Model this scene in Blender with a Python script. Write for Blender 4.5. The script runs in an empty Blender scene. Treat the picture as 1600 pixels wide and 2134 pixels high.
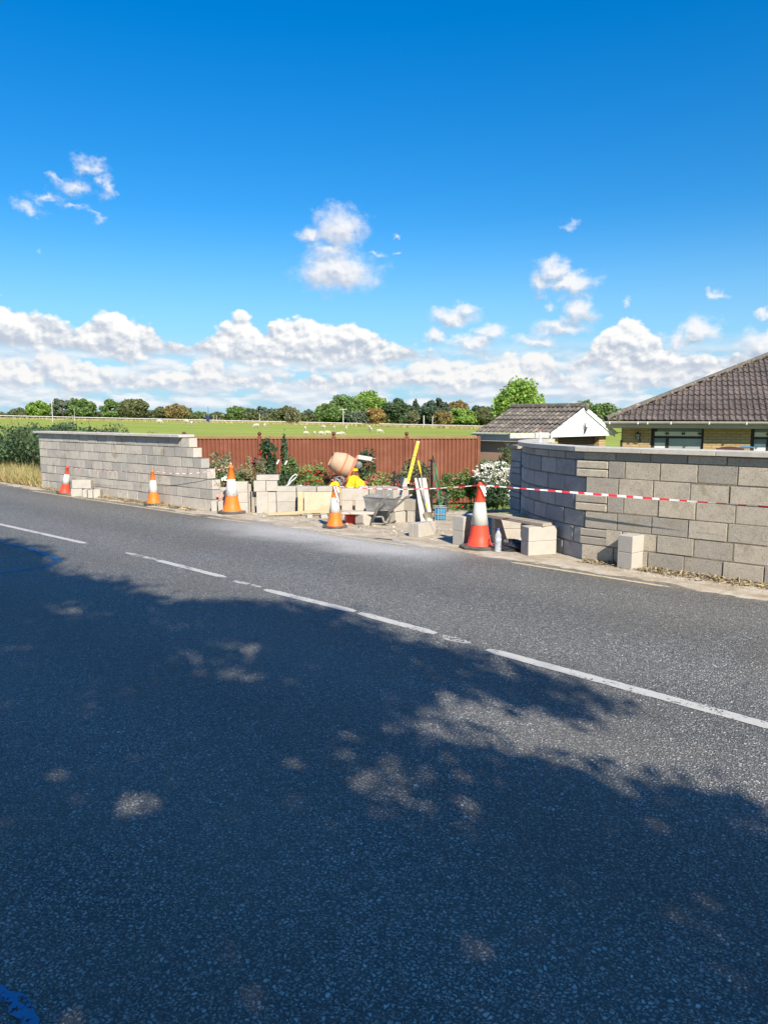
import bpy, math, random
import numpy as np
from mathutils import Vector, Matrix
S = bpy.context.scene
C = S.collection
R = math.radians
rnd = random.Random(7)

# ---------------------------------------------------------------- camera
FPX = 1541.0; H = 1.92; PITCH = math.atan(199/1541.0); TH = R(48.3)
cam = bpy.data.cameras.new('camera'); co = bpy.data.objects.new('camera', cam); C.objects.link(co)
co.location = (0, 0, H); co.rotation_euler = (math.pi/2-PITCH, 0, 0)
cam.sensor_fit = 'VERTICAL'; cam.sensor_height = 36; cam.lens = 36*FPX/2134.0
cam.clip_start = 0.05; cam.clip_end = 6000
S.camera = co

# ---------------------------------------------------------------- light
SUN_EL = R(37); SH = (0.36, -0.933)                 # horizontal direction towards the sun
sd = Vector((SH[0]*math.cos(SUN_EL), SH[1]*math.cos(SUN_EL), math.sin(SUN_EL))).normalized()
sl = bpy.data.lights.new('sun', 'SUN'); so = bpy.data.objects.new('sun', sl); C.objects.link(so)
sl.energy = 5.0; sl.angle = R(0.53); sl.color = (1.0, 0.91, 0.78)
so.rotation_euler = sd.to_track_quat('Z', 'Y').to_euler()
S.view_settings.view_transform = 'Standard'; S.view_settings.look = 'None'
S.view_settings.gamma = 1; S.view_settings.exposure = 0.75

def pray(px, py):
    x = (px-800)/FPX; y = -(py-1067)/FPX
    return (x, math.cos(PITCH)+y*math.sin(PITCH), -math.sin(PITCH)+y*math.cos(PITCH))
def G(px, py, z=0.0):
    d = pray(px, py); t = (z-H)/d[2]; return Vector((d[0]*t, d[1]*t, z))
def D(px, py, Y):
    d = pray(px, py); t = Y/d[1]; return Vector((d[0]*t, Y, H+d[2]*t))
def azel(px, py):
    d = pray(px, py); l = math.sqrt(sum(c*c for c in d))
    return math.degrees(math.atan2(d[0], d[1])), math.degrees(math.asin(d[2]/l))
U = Vector((math.sin(TH), -math.cos(TH), 0)); N = Vector((math.cos(TH), math.sin(TH), 0))
def un(u, n, z=0.0): return U*u + N*n + Vector((0, 0, z))
def toun(p): return p.x*U.x+p.y*U.y, p.x*N.x+p.y*N.y

# ---------------------------------------------------------------- node helper
class NG:
    def __init__(s, nt): s.nt = nt; s.L = nt.links
    def n(s, t, **k):
        o = s.nt.nodes.new(t)
        for a, b in k.items(): setattr(o, a, b)
        return o
    def put(s, sock, v):
        if isinstance(v, bpy.types.NodeSocket): s.L.new(v, sock)
        elif v is not None: sock.default_value = v
    def m(s, op, a, b=None, c=None, clamp=False):
        o = s.n('ShaderNodeMath', operation=op); o.use_clamp = clamp
        s.put(o.inputs[0], a)
        if b is not None: s.put(o.inputs[1], b)
        if c is not None: s.put(o.inputs[2], c)
        return o.outputs[0]
    def sm(s, v, a, b, lo=0.0, hi=1.0):
        o = s.n('ShaderNodeMapRange', interpolation_type='SMOOTHSTEP')
        s.put(o.inputs[0], v); s.put(o.inputs[1], a); s.put(o.inputs[2], b); s.put(o.inputs[3], lo); s.put(o.inputs[4], hi)
        return o.outputs[0]
    def mix(s, f, a, b, mode='MIX'):
        o = s.n('ShaderNodeMix', data_type='RGBA', blend_type=mode)
        s.put(o.inputs[0], f); s.put(o.inputs[6], a); s.put(o.inputs[7], b)
        return o.outputs[2]
    def noise(s, vec, scale, detail=4, rough=.55, dist=0.0, dim='3D'):
        o = s.n('ShaderNodeTexNoise', noise_dimensions=dim); s.put(o.inputs['Vector'], vec)
        s.put(o.inputs['Scale'], scale); o.inputs['Detail'].default_value = detail
        o.inputs['Roughness'].default_value = rough; o.inputs['Distortion'].default_value = dist
        return o.outputs[0]
    def voro(s, vec, scale, feature='F1', **k):
        o = s.n('ShaderNodeTexVoronoi', feature=feature, voronoi_dimensions=k.pop('dim', '3D')); s.put(o.inputs['Vector'], vec); s.put(o.inputs['Scale'], scale)
        for a, b in k.items(): o.inputs[a].default_value = b
        return o
    def ramp(s, f, stops, interp='LINEAR'):
        o = s.n('ShaderNodeValToRGB'); cr = o.color_ramp; cr.interpolation = interp
        while len(cr.elements) < len(stops): cr.elements.new(0.5)
        for e, (p, c) in zip(cr.elements, stops):
            e.position = p
            e.color = (c, c, c, 1) if isinstance(c, (int, float)) else (*c, 1)
        s.put(o.inputs[0], f); return o.outputs[0]
    def xyz(s, x, y, z=0.0):
        o = s.n('ShaderNodeCombineXYZ'); s.put(o.inputs[0], x); s.put(o.inputs[1], y); s.put(o.inputs[2], z); return o.outputs[0]
    def sep(s, v):
        o = s.n('ShaderNodeSeparateXYZ'); s.put(o.inputs[0], v); return o.outputs

# ---------------------------------------------------------------- world: sky with cumulus
w = bpy.data.worlds.new('World'); S.world = w; w.use_nodes = True
w.node_tree.nodes.clear(); g = NG(w.node_tree)
w.cycles.sampling_method = 'MANUAL'; w.cycles.sample_map_resolution = 256
sky = g.n('ShaderNodeTexSky', sky_type='NISHITA'); sky.sun_disc = False
sky.sun_elevation = SUN_EL; sky.sun_rotation = math.atan2(SH[0], SH[1])
sky.air_density = 1.0; sky.dust_density = 0.35; sky.ozone_density = 2.2
hs = g.n('ShaderNodeHueSaturation'); hs.inputs['Saturation'].default_value = 1.5; hs.inputs['Hue'].default_value = .5; hs.inputs['Value'].default_value = 1.0
g.L.new(sky.outputs[0], hs.inputs['Color'])
tc = g.n('ShaderNodeTexCoord'); X, Y_, Z = g.sep(tc.outputs['Generated'])
az = g.m('MULTIPLY', g.m('ARCTAN2', X, Y_), 57.2958)
el = g.m('MULTIPLY', g.m('ARCSINE', Z), 57.2958)
tin = g.mix(1.0, hs.outputs[0], (.74, 1.0, 1.08, 1), 'MULTIPLY')
bgs = g.n('ShaderNodeBackground'); g.L.new(tin, bgs.inputs[0]); g.L.new(g.sm(el, 8.0, 34.0, .084, .101), bgs.inputs[1])
P1 = g.xyz(az, g.m('MULTIPLY', el, 1.35))
def puffs(vec):
    a = g.noise(vec, 0.42, 6, .50, .0, '2D')
    v = g.voro(vec, 0.62, 'SMOOTH_F1', dim='2D', Detail=2.0, Roughness=.5, Lacunarity=2.2, Smoothness=.35)
    return g.m('SUBTRACT', g.m('ADD', g.m('MULTIPLY', g.m('SUBTRACT', a, .5), 1.5), .30), g.m('MULTIPLY', v.outputs['Distance'], .62))
D0 = puffs(P1)
off = g.n('ShaderNodeVectorMath', operation='ADD'); g.L.new(P1, off.inputs[0]); off.inputs[1].default_value = (0.22, 0.42, 0)
D1 = puffs(off.outputs[0])
bil = g.m('SUBTRACT', D0, D1)                    # > 0 on the sunward side of a billow
azn = g.m('MULTIPLY_ADD', az, 1/72.0, 0.5)
def prof(pts, default=0.0):                       # photo points -> elevation profile over azimuth
    st = []
    for px, py in pts:
        a, e = azel(px, py); st.append((a/72.0+.5, max(0.0, e/20.0)))
    return g.m('MULTIPLY', g.ramp(azn, st[:32]), 20.0)
white = (1.0, 1.0, 1.0); grey = (.43, .50, .62)
def layer(top, base, amp, ampb, wd, thick, bright=1.0, tint=(.43, .50, .62)):
    h = g.m('SUBTRACT', g.m('MULTIPLY_ADD', D0, amp, top), el)
    b = g.m('SUBTRACT', g.m('MULTIPLY_ADD', D0, ampb, el), base)
    a = g.m('MULTIPLY', g.sm(h, 0.0, wd), g.sm(b, 0.0, wd*1.6))
    lit = g.sm(g.m('MULTIPLY_ADD', bil, thick*1.1, b), 0.0, thick)
    lit = g.m('ADD', g.m('MULTIPLY_ADD', lit, .8, .16), g.m('MULTIPLY', bil, 0.55), clamp=True)
    col = g.mix(lit, (*tint, 1), (bright*1.0, bright*1.0, bright*.99, 1))
    return a, col
layers = []
# lowest haze rows near the horizon
hz = g.sm(el, 0.0, 15.0, 0.80, 0.0)
layers.append((hz, (.33, .60, .90, 1)))
st2 = g.n('ShaderNodeVectorMath', operation='MULTIPLY'); g.L.new(tc.outputs['Generated'], st2.inputs[0]); st2.inputs[1].default_value = (1, 1, 1)
PR = g.xyz(az, g.m('MULTIPLY', el, 3.4))
nr = g.noise(PR, 0.26, 5, .55, .0, '2D')
PR2 = g.xyz(g.m('ADD', az, .35), g.m('MULTIPLY_ADD', el, 3.4, 1.1))
nr2 = g.noise(PR2, 0.26, 5, .55, .0, '2D')
ar = g.m('MULTIPLY', g.sm(nr, .30, .52), g.m('MULTIPLY', g.sm(el, .2, 1.0), g.sm(el, 6.0, 3.6)))
cr_ = g.mix(g.m('MULTIPLY_ADD', g.m('SUBTRACT', nr, nr2), 3.0, .55, clamp=True), (.58, .67, .80, 1), (.95, .96, .98, 1))
layers.append((g.m('MULTIPLY', ar, .86), cr_))
T2 = prof([(-60, 728), (60, 735), (110, 728), (170, 740), (240, 765), (300, 775), (350, 752), (400, 745), (450, 740), (500, 760), (560, 770), (640, 772), (740, 770), (830, 745), (900, 740), (960, 735), (1010, 748), (1060, 730), (1100, 725), (1150, 735), (1185, 775), (1220, 778), (1260, 780), (1300, 730), (1380, 720), (1470, 725), (1530, 745), (1660, 730)])
layers.append(layer(T2, azel(800, 828)[1], 1.3, 1.0, .55, 2.4, .95, (.56, .64, .76)))
T1 = prof([(-120, 600), (0, 612), (40, 628), (110, 648), (160, 672), (195, 640), (240, 634), (295, 650), (335, 690), (385, 712), (430, 690), (475, 652), (505, 643), (545, 668), (620, 656), (690, 660), (770, 682), (830, 700), (880, 722), (905, 722), (930, 740), (965, 735), (1010, 700), (1045, 745), (1080, 765), (1180, 760), (1225, 720), (1262, 672), (1300, 656), (1345, 672), (1400, 720), (1460, 735)])
B1 = prof([(-100, 735), (0, 742), (150, 745), (270, 768), (330, 748), (430, 750), (500, 770), (620, 772), (740, 775), (850, 765), (950, 760), (1060, 760), (1190, 785), (1400, 785), (1460, 780), (1600, 775)])
layers.append(layer(T1, B1, 1.25, .55, .44, 3.4, 1.0, (.53, .60, .71)))
# single clouds: (px, py, rx, ry, weight)
BL = [(188, 348, 46, 28, .72), (222, 388, 24, 40, .5), (155, 386, 56, 24, .6), (105, 410, 55, 20, .55), (60, 430, 50, 20, .5), (165, 434, 48, 15, .42), (208, 450, 40, 17, .42), (118, 368, 20, 15, .42),
      (712, 478, 66, 52, .95), (655, 492, 42, 30, .8), (690, 525, 60, 30, .85), (702, 566, 90, 46, 1.15), (785, 528, 18, 9, .45), (820, 495, 12, 10, .45), (828, 528, 18, 6, .38),
      (1150, 565, 38, 34, .95), (1185, 588, 76, 24, .95), (1130, 590, 36, 28, .85), (1140, 635, 26, 17, .55), (1498, 612, 30, 17, .6),
      (940, 660, 60, 24, .95), (970, 645, 30, 18, .9), (1205, 645, 42, 40, 1.0), (1170, 685, 70, 24, .95), (1120, 708, 70, 20, .85), (1298, 632, 16, 22, .5),
      (912, 700, 30, 22, 1.0), (1025, 690, 38, 24, .95), (985, 712, 60, 20, .9), (1455, 690, 50, 32, 1.05), (1410, 712, 50, 26, .8), (1580, 725, 60, 40, 1.1), (1600, 652, 24, 18, .8), (1190, 470, 34, 16, .3), (1215, 798, 46, 24, .9), (85, 518, 18, 8, .3)]
gt = bpy.data.node_groups.new('cloud_blobs', 'ShaderNodeTree')
gt.interface.new_socket('V', in_out='INPUT', socket_type='NodeSocketVector')
gt.interface.new_socket('F', in_out='OUTPUT', socket_type='NodeSocketFloat')
gg = NG(gt); gi = gt.nodes.new('NodeGroupInput'); go_ = gt.nodes.new('NodeGroupOutput')
acc = None
for px, py, rx, ry, wt in BL:
    a, e = azel(px, py); a1, _ = azel(px+rx, py); _, e1 = azel(px, py-ry)
    sx = 1/abs(a1-a); sy = 1/abs(e1-e)
    mp = gg.n('ShaderNodeVectorMath', operation='MULTIPLY_ADD'); gt.links.new(gi.outputs[0], mp.inputs[0])
    mp.inputs[1].default_value = (sx, sy, 0); mp.inputs[2].default_value = (-a*sx, -e*sy, 0)
    ln = gg.n('ShaderNodeVectorMath', operation='LENGTH'); gt.links.new(mp.outputs[0], ln.inputs[0])
    f = gg.m('MULTIPLY_ADD', ln.outputs['Value'], -1.0*(.55+.45*wt), wt)
    acc = f if acc is None else gg.m('SMOOTH_MAX', acc, f, .12)
gt.links.new(acc, go_.inputs[0])
wn_ = g.n('ShaderNodeTexNoise', noise_dimensions='2D'); g.L.new(P1, wn_.inputs['Vector']); wn_.inputs['Scale'].default_value = .55; wn_.inputs['Detail'].default_value = 5; wn_.inputs['Roughness'].default_value = .62
wx, wy_, _ = g.sep(wn_.outputs['Color'])
azw = g.m('ADD', az, g.m('MULTIPLY_ADD', wx, 2.6, -1.3)); elw = g.m('ADD', el, g.m('MULTIPLY_ADD', wy_, 1.9, -.95))
def blobs(dx, dy):
    o = g.n('ShaderNodeGroup'); o.node_tree = gt
    g.L.new(g.xyz(g.m('ADD', azw, dx), g.m('ADD', elw, dy)), o.inputs[0]); return o.outputs[0]
F0 = blobs(0, 0); F1 = blobs(.25, .55)
Pf = g.xyz(az, g.m('MULTIPLY', el, 1.2), 7.0)
fine = g.m('SUBTRACT', g.noise(Pf, 1.1, 5, .62, .0, '2D'), .5)
Ff = g.m('ADD', g.m('MULTIPLY_ADD', D0, .18, F0), g.m('MULTIPLY', fine, .60))
ab = g.m('MULTIPLY', g.sm(Ff, -.22, .78), .95)
lb = g.m('ADD', g.m('MULTIPLY_ADD', g.m('SUBTRACT', F0, F1), 1.0, .62), g.m('MULTIPLY', bil, .6), clamp=True)
cb = g.mix(lb, (.48, .55, .67, 1), (.96, .96, .98, 1))
layers.append((ab, cb))
cur = bgs.outputs[0]
for a, col in layers:
    b = g.n('ShaderNodeBackground'); g.put(b.inputs[0], col); b.inputs[1].default_value = .60
    mx = g.n('ShaderNodeMixShader'); g.put(mx.inputs[0], a); g.L.new(cur, mx.inputs[1]); g.L.new(b.outputs[0], mx.inputs[2]); cur = mx.outputs[0]
wo = g.n('ShaderNodeOutputWorld'); g.L.new(cur, wo.inputs[0])

# ---------------------------------------------------------------- materials
def mat(name, c1, c2=None, scale=8, rough=.85, bump=.0, bscale=60, island=0.0, metallic=0.0, detail=5, c3=None, s3=2.0, spec=.3, trans=0.0, huev=0.0, stretch=None):
    m = bpy.data.materials.new(name); m.use_nodes = True; nt = m.node_tree; nt.nodes.clear(); g = NG(nt)
    tc = g.n('ShaderNodeTexCoord'); v = tc.outputs['Object']
    if stretch:
        mp = g.n('ShaderNodeMapping'); mp.inputs['Scale'].default_value = stretch; g.L.new(v, mp.inputs[0]); v = mp.outputs[0]
    p = g.n('ShaderNodeBsdfPrincipled')
    col = (*c1, 1)
    if c2: col = g.mix(g.ramp(g.noise(v, scale, detail, .6), [(.32, 0.0), (.68, 1.0)]), (*c1, 1), (*c2, 1))
    if c3: col = g.mix(g.sm(g.noise(v, s3, 4, .6), .52, .68), col, (*c3, 1))
    if island or huev:
        ge = g.n('ShaderNodeNewGeometry'); h = g.n('ShaderNodeHueSaturation')
        ri = ge.outputs['Random Per Island']
        g.L.new(g.m('MULTIPLY_ADD', ri, 2*island, 1-island), h.inputs['Value'])
        if huev:
            wn = g.n('ShaderNodeTexWhiteNoise', noise_dimensions='1D'); g.L.new(g.m('MULTIPLY', ri, 91.7), wn.inputs['W'])
            g.L.new(g.m('MULTIPLY_ADD', wn.outputs[0], 2*huev, .5-huev), h.inputs['Hue'])
        g.put(h.inputs['Color'], col); col = h.outputs[0]
    g.put(p.inputs['Base Color'], col); p.inputs['Roughness'].default_value = rough; p.inputs['Metallic'].default_value = metallic
    p.inputs['Specular IOR Level'].default_value = spec
    if bump:
        b = g.n('ShaderNodeBump'); b.inputs['Strength'].default_value = bump; b.inputs['Distance'].default_value = .01
        g.L.new(g.noise(v, bscale, 5, .65), b.inputs['Height']); g.L.new(b.outputs[0], p.inputs['Normal'])
    o = g.n('ShaderNodeOutputMaterial'); out = p.outputs[0]
    if trans:
        t = g.n('ShaderNodeBsdfTranslucent'); g.put(t.inputs[0], col)
        mx = g.n('ShaderNodeMixShader'); mx.inputs[0].default_value = trans; g.L.new(out, mx.inputs[1]); g.L.new(t.outputs[0], mx.inputs[2]); out = mx.outputs[0]
    g.L.new(out, o.inputs[0]); return m
def leafmat(name, c, v=.35, hue=.02): return mat(name, c, tuple(x*.62 for x in c), scale=1.7, rough=.62, island=v, huev=hue, trans=.42, spec=.25)

def asphalt():
    m = bpy.data.materials.new('asphalt'); m.use_nodes = True; nt = m.node_tree; nt.nodes.clear(); g = NG(nt)
    tc = g.n('ShaderNodeTexCoord'); v = tc.outputs['Object']; x, y, z = g.sep(v)
    wob = g.n('ShaderNodeVectorMath', operation='ADD'); nz = g.n('ShaderNodeTexNoise'); nz.inputs['Scale'].default_value = 55; nz.inputs['Detail'].default_value = 2; g.L.new(v, nz.inputs[0])
    sc = g.n('ShaderNodeVectorMath', operation='SCALE'); sc.inputs['Scale'].default_value = .026; g.L.new(nz.outputs[1], sc.inputs[0])
    g.L.new(v, wob.inputs[0]); g.L.new(sc.outputs[0], wob.inputs[1]); vv = wob.outputs[0]
    vo = g.voro(vv, 50, 'F1', Randomness=1.0); ve = g.voro(vv, 50, 'DISTANCE_TO_EDGE', Randomness=1.0)
    v2 = g.voro(vv, 96, 'F1', Randomness=1.0)
    small = g.sm(g.noise(v, 16, 3, .6), .46, .58)
    colr = g.mix(small, vo.outputs['Color'], v2.outputs['Color'])
    cx, cy, cz = g.sep(colr)
    ed2 = g.sm(v2.outputs['Distance'], .62, .25)
    stone = g.ramp(cx, [(0.0, (.17, .176, .17)), (.3, (.33, .335, .318)), (.7, (.52, .52, .48)), (.95, (.64, .635, .59)), (.985, (.76, .75, .72))])
    stone = g.mix(g.m('MULTIPLY', cy, .4), stone, (.12, .105, .085, 1))
    edge = g.sm(ve.outputs['Distance'], 0.04, 0.34); ex = g.n('ShaderNodeMix', data_type='FLOAT'); g.put(ex.inputs[0], small); g.put(ex.inputs[2], edge); g.put(ex.inputs[3], ed2); edge = ex.outputs[0]
    tar = (.066, .066, .063, 1)
    holes = g.sm(g.noise(v, 9, 3, .6), .62, .70)
    col = g.mix(g.m('MULTIPLY', edge, g.m('SUBTRACT', 1.0, g.m('MULTIPLY', holes, .75))), tar, stone)
    big = g.noise(v, .9, 4, .6)
    col = g.mix(g.sm(big, .35, .7, 0, .35), col, (.15, .135, .105, 1))
    # tyre polished bands run along the road (object y is the road's cross direction)
    band = g.m('MULTIPLY_ADD', g.m('SINE', g.m('MULTIPLY_ADD', y, 3.5, g.m('MULTIPLY', big, 1.5))), .10, 1.06)
    hv = g.n('ShaderNodeHueSaturation'); hv.inputs['Saturation'].default_value = .95; g.L.new(band, hv.inputs['Value']); g.L.new(col, hv.inputs['Color']); col = hv.outputs[0]
    # cement dust by the kerb where blocks were cut
    du = g.m('MULTIPLY', g.sm(g.m('MULTIPLY_ADD', big, 1.2, y), 7.7, 8.7), g.m('MULTIPLY', g.sm(x, -12.2, -9.4), g.sm(x, -5.4, -6.8)))
    col = g.mix(g.m('MULTIPLY', du, g.m('MULTIPLY', g.noise(v, 30, 4, .7), 1.4), clamp=True), col, (.66, .64, .61, 1))
    ed = g.m('MULTIPLY', g.sm(g.m('MULTIPLY_ADD', big, .5, y), 8.3, 8.8), .75)
    col = g.mix(g.m('MULTIPLY', ed, g.sm(g.noise(v, 14, 4, .7), .3, .6)), col, (.34, .29, .22, 1))
    p = g.n('ShaderNodeBsdfPrincipled'); g.put(p.inputs['Base Color'], col)
    p.inputs['Roughness'].default_value = .62; p.inputs['Specular IOR Level'].default_value = .5
    hgt = g.m('MULTIPLY', g.m('ADD', g.m('MULTIPLY', edge, .7), g.m('MULTIPLY', cz, .6)), g.m('SUBTRACT', 1.0, g.m('MULTIPLY', holes, .6)))
    b = g.n('ShaderNodeBump'); b.inputs['Strength'].default_value = 1.0; b.inputs['Distance'].default_value = .010
    g.L.new(hgt, b.inputs['Height']); g.L.new(b.outputs[0], p.inputs['Normal'])
    o = g.n('ShaderNodeOutputMaterial'); g.L.new(p.outputs[0], o.inputs[0]); return m

def blockmat(name, c1, c2, var=.16, speck=True, stain=(.26, .21, .13)):
    m = bpy.data.materials.new(name); m.use_nodes = True; nt = m.node_tree; nt.nodes.clear(); g = NG(nt)
    tc = g.n('ShaderNodeTexCoord'); v = tc.outputs['Object']
    ge = g.n('ShaderNodeNewGeometry'); ri = ge.outputs['Random Per Island']
    wn = g.n('ShaderNodeTexWhiteNoise', noise_dimensions='1D'); g.L.new(g.m('MULTIPLY', ri, 57.3), wn.inputs['W'])
    col = g.mix(wn.outputs[0], (*c1, 1), (*c2, 1))
    col = g.mix(g.m('MULTIPLY', g.sm(g.noise(v, 7, 5, .65), .42, .7), .4), col, (c2[0]*.75, c2[1]*.75, c2[2]*.75, 1))
    if speck:
        pits = g.sm(g.noise(v, 60, 3, .75), .52, .66)
        col = g.mix(g.m('MULTIPLY', pits, .62), col, (.11, .10, .09, 1))
        lt = g.sm(g.noise(v, 95, 2, .6), .60, .72)
        col = g.mix(g.m('MULTIPLY', lt, .4), col, (.72, .69, .62, 1))
    sn = g.m('MULTIPLY', g.sm(g.noise(v, 3.3, 5, .65, .6), .56, .70), .6)
    col = g.mix(sn, col, (*stain, 1))
    p = g.n('ShaderNodeBsdfPrincipled'); g.put(p.inputs['Base Color'], col); p.inputs['Roughness'].default_value = .95; p.inputs['Specular IOR Level'].default_value = .15
    b = g.n('ShaderNodeBump'); b.inputs['Strength'].default_value = .55; b.inputs['Distance'].default_value = .006
    g.L.new(g.m('ADD', g.noise(v, 75, 3, .7), g.m('MULTIPLY', g.noise(v, 14, 3, .6), .8)), b.inputs['Height']); g.L.new(b.outputs[0], p.inputs['Normal'])
    o = g.n('ShaderNodeOutputMaterial'); g.L.new(p.outputs[0], o.inputs[0]); return m

def brickmat():
    m = bpy.data.materials.new('yellow_brick'); m.use_nodes = True; nt = m.node_tree; nt.nodes.clear(); g = NG(nt)
    tc = g.n('ShaderNodeTexCoord'); x, y, z = g.sep(tc.outputs['Object'])
    b = g.n('ShaderNodeTexBrick'); g.L.new(g.xyz(g.m('ADD', g.m('MULTIPLY', x, 1.302), g.m('MULTIPLY', y, .552)), z), b.inputs['Vector'])
    b.inputs['Color1'].default_value = (.47, .33, .16, 1); b.inputs['Color2'].default_value = (.37, .25, .12, 1); b.inputs['Mortar'].default_value = (.20, .15, .09, 1)
    b.inputs['Scale'].default_value = 1; b.inputs['Brick Width'].default_value = .235; b.inputs['Row Height'].default_value = .078; b.inputs['Mortar Size'].default_value = .009
    col = g.mix(g.m('MULTIPLY', g.noise(tc.outputs['Object'], 5, 4, .6), .5), b.outputs[0], (.36, .26, .14, 1))
    p = g.n('ShaderNodeBsdfPrincipled'); g.L.new(col, p.inputs['Base Color']); p.inputs['Roughness'].default_value = .9
    bu = g.n('ShaderNodeBump'); bu.inputs['Strength'].default_value = .5; bu.inputs['Distance'].default_value = .01; bu.invert = True
    g.L.new(b.outputs[1], bu.inputs['Height']); g.L.new(bu.outputs[0], p.inputs['Normal'])
    o = g.n('ShaderNodeOutputMaterial'); g.L.new(p.outputs[0], o.inputs[0]); return m

def groundmat():
    m = bpy.data.materials.new('ground'); m.use_nodes = True; nt = m.node_tree; nt.nodes.clear(); g = NG(nt)
    tc = g.n('ShaderNodeTexCoord'); v = tc.outputs['Object']; x, y, z = g.sep(v)
    n1 = g.noise(v, .09, 6, .6); n2 = g.noise(v, 9, 5, .7); n3 = g.noise(v, .9, 5, .65)
    st = g.n('ShaderNodeMapping'); st.inputs['Scale'].default_value = (.12, .9, 1); g.L.new(v, st.inputs[0])
    n4 = g.noise(st.outputs[0], .35, 5, .6)
    field = g.mix(g.sm(n4, .35, .68), (.225, .28, .05, 1), (.33, .365, .085, 1))
    field = g.mix(g.sm(n3, .45, .72, 0, .55), field, (.12, .21, .02, 1))
    field = g.mix(g.sm(n1, .56, .70, 0, .5), field, (.34, .35, .09, 1))
    lawn = g.mix(g.sm(n2, .35, .7), (.10, .17, .03, 1), (.22, .28, .06, 1))
    dirt = g.mix(n2, (.36, .28, .18, 1), (.22, .165, .105, 1))
    dn = g.m('MULTIPLY_ADD', x, math.cos(TH), g.m('MULTIPLY', y, math.sin(TH)))     # distance across the road
    col = g.mix(g.sm(g.m('MULTIPLY_ADD', n3, .8, dn), 12.6, 12.95), dirt, lawn)
    col = g.mix(g.sm(g.m('MULTIPLY_ADD', n3, .6, dn), -1.2, -1.9), col, lawn)
    far = g.mix(g.sm(y, 26, 32), col, field)
    p = g.n('ShaderNodeBsdfPrincipled'); g.L.new(far, p.inputs['Base Color']); p.inputs['Roughness'].default_value = .95; p.inputs['Specular IOR Level'].default_value = .1
    b = g.n('ShaderNodeBump'); b.inputs['Strength'].default_value = .6; b.inputs['Distance'].default_value = .03
    g.L.new(n2, b.inputs['Height']); g.L.new(b.outputs[0], p.inputs['Normal'])
    o = g.n('ShaderNodeOutputMaterial'); g.L.new(p.outputs[0], o.inputs[0]); return m

def vergemat():
    m = bpy.data.materials.new('dusty_verge'); m.use_nodes = True; nt = m.node_tree; nt.nodes.clear(); g = NG(nt)
    tc = g.n('ShaderNodeTexCoord'); v = tc.outputs['Object']
    st = g.n('ShaderNodeMapping'); st.inputs['Scale'].default_value = (.8, 1.3, 1); g.L.new(v, st.inputs[0])
    n1 = g.noise(st.outputs[0], 3.1, 7, .68); n2 = g.noise(v, 40, 5, .7); n3 = g.noise(v, 5, 5, .6, .5)
    col = g.mix(g.sm(n1, .35, .65), (.33, .27, .195, 1), (.47, .42, .34, 1))
    col = g.mix(g.sm(n3, .56, .68, 0, .6), col, (.23, .18, .12, 1))
    col = g.mix(g.sm(n2, .55, .72, 0, .6), col, (.16, .13, .10, 1))
    col = g.mix(g.sm(g.noise(v, 55, 3, .6), .62, .72, 0, .7), col, (.62, .57, .48, 1))
    p = g.n('ShaderNodeBsdfPrincipled'); g.L.new(col, p.inputs['Base Color']); p.inputs['Roughness'].default_value = .95; p.inputs['Specular IOR Level'].default_value = .1
    b = g.n('ShaderNodeBump'); b.inputs['Strength'].default_value = .7; b.inputs['Distance'].default_value = .012
    g.L.new(g.m('ADD', n2, n3), b.inputs['Height']); g.L.new(b.outputs[0], p.inputs['Normal'])
    o = g.n('ShaderNodeOutputMaterial'); g.L.new(p.outputs[0], o.inputs[0]); return m

def paintmat(name, c, wear):
    """thermoplastic road paint whose worn spots show the tarmac colour"""
    m = bpy.data.materials.new(name); m.use_nodes = True; nt = m.node_tree; nt.nodes.clear(); g = NG(nt)
    tc = g.n('ShaderNodeTexCoord'); v = tc.outputs['Object']
    f = g.m('ADD', g.m('MULTIPLY', g.noise(v, 42, 4, .7), .5), g.m('MULTIPLY', g.noise(v, 6, 4, .6), .5))
    hole = g.sm(f, wear, wear+.05)
    col = g.mix(g.noise(v, 20, 4, .6), (*c, 1), tuple(x*.78 for x in c)+(1,))
    p = g.n('ShaderNodeBsdfPrincipled'); g.L.new(col, p.inputs['Base Color']); p.inputs['Roughness'].default_value = .7
    b = g.n('ShaderNodeBump'); b.inputs['Strength'].default_value = .5; b.inputs['Distance'].default_value = .004; g.L.new(g.noise(v, 70, 3, .6), b.inputs['Height']); g.L.new(b.outputs[0], p.inputs['Normal'])
    t = g.n('ShaderNodeBsdfTransparent'); mx = g.n('ShaderNodeMixShader'); g.L.new(hole, mx.inputs[0]); g.L.new(p.outputs[0], mx.inputs[1]); g.L.new(t.outputs[0], mx.inputs[2])
    o = g.n('ShaderNodeOutputMaterial'); g.L.new(mx.outputs[0], o.inputs[0]); return m

def clearmat(name, tint, mixv=.66):
    m = bpy.data.materials.new(name); m.use_nodes = True; nt = m.node_tree; nt.nodes.clear(); g = NG(nt)
    p = g.n('ShaderNodeBsdfPrincipled'); p.inputs['Base Color'].default_value = (*tint, 1); p.inputs['Roughness'].default_value = .15
    t = g.n('ShaderNodeBsdfTransparent'); t.inputs[0].default_value = (.93, .95, .97, 1)
    mx = g.n('ShaderNodeMixShader'); mx.inputs[0].default_value = mixv; g.L.new(p.outputs[0], mx.inputs[1]); g.L.new(t.outputs[0], mx.inputs[2])
    o = g.n('ShaderNodeOutputMaterial'); g.L.new(mx.outputs[0], o.inputs[0]); return m

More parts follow.
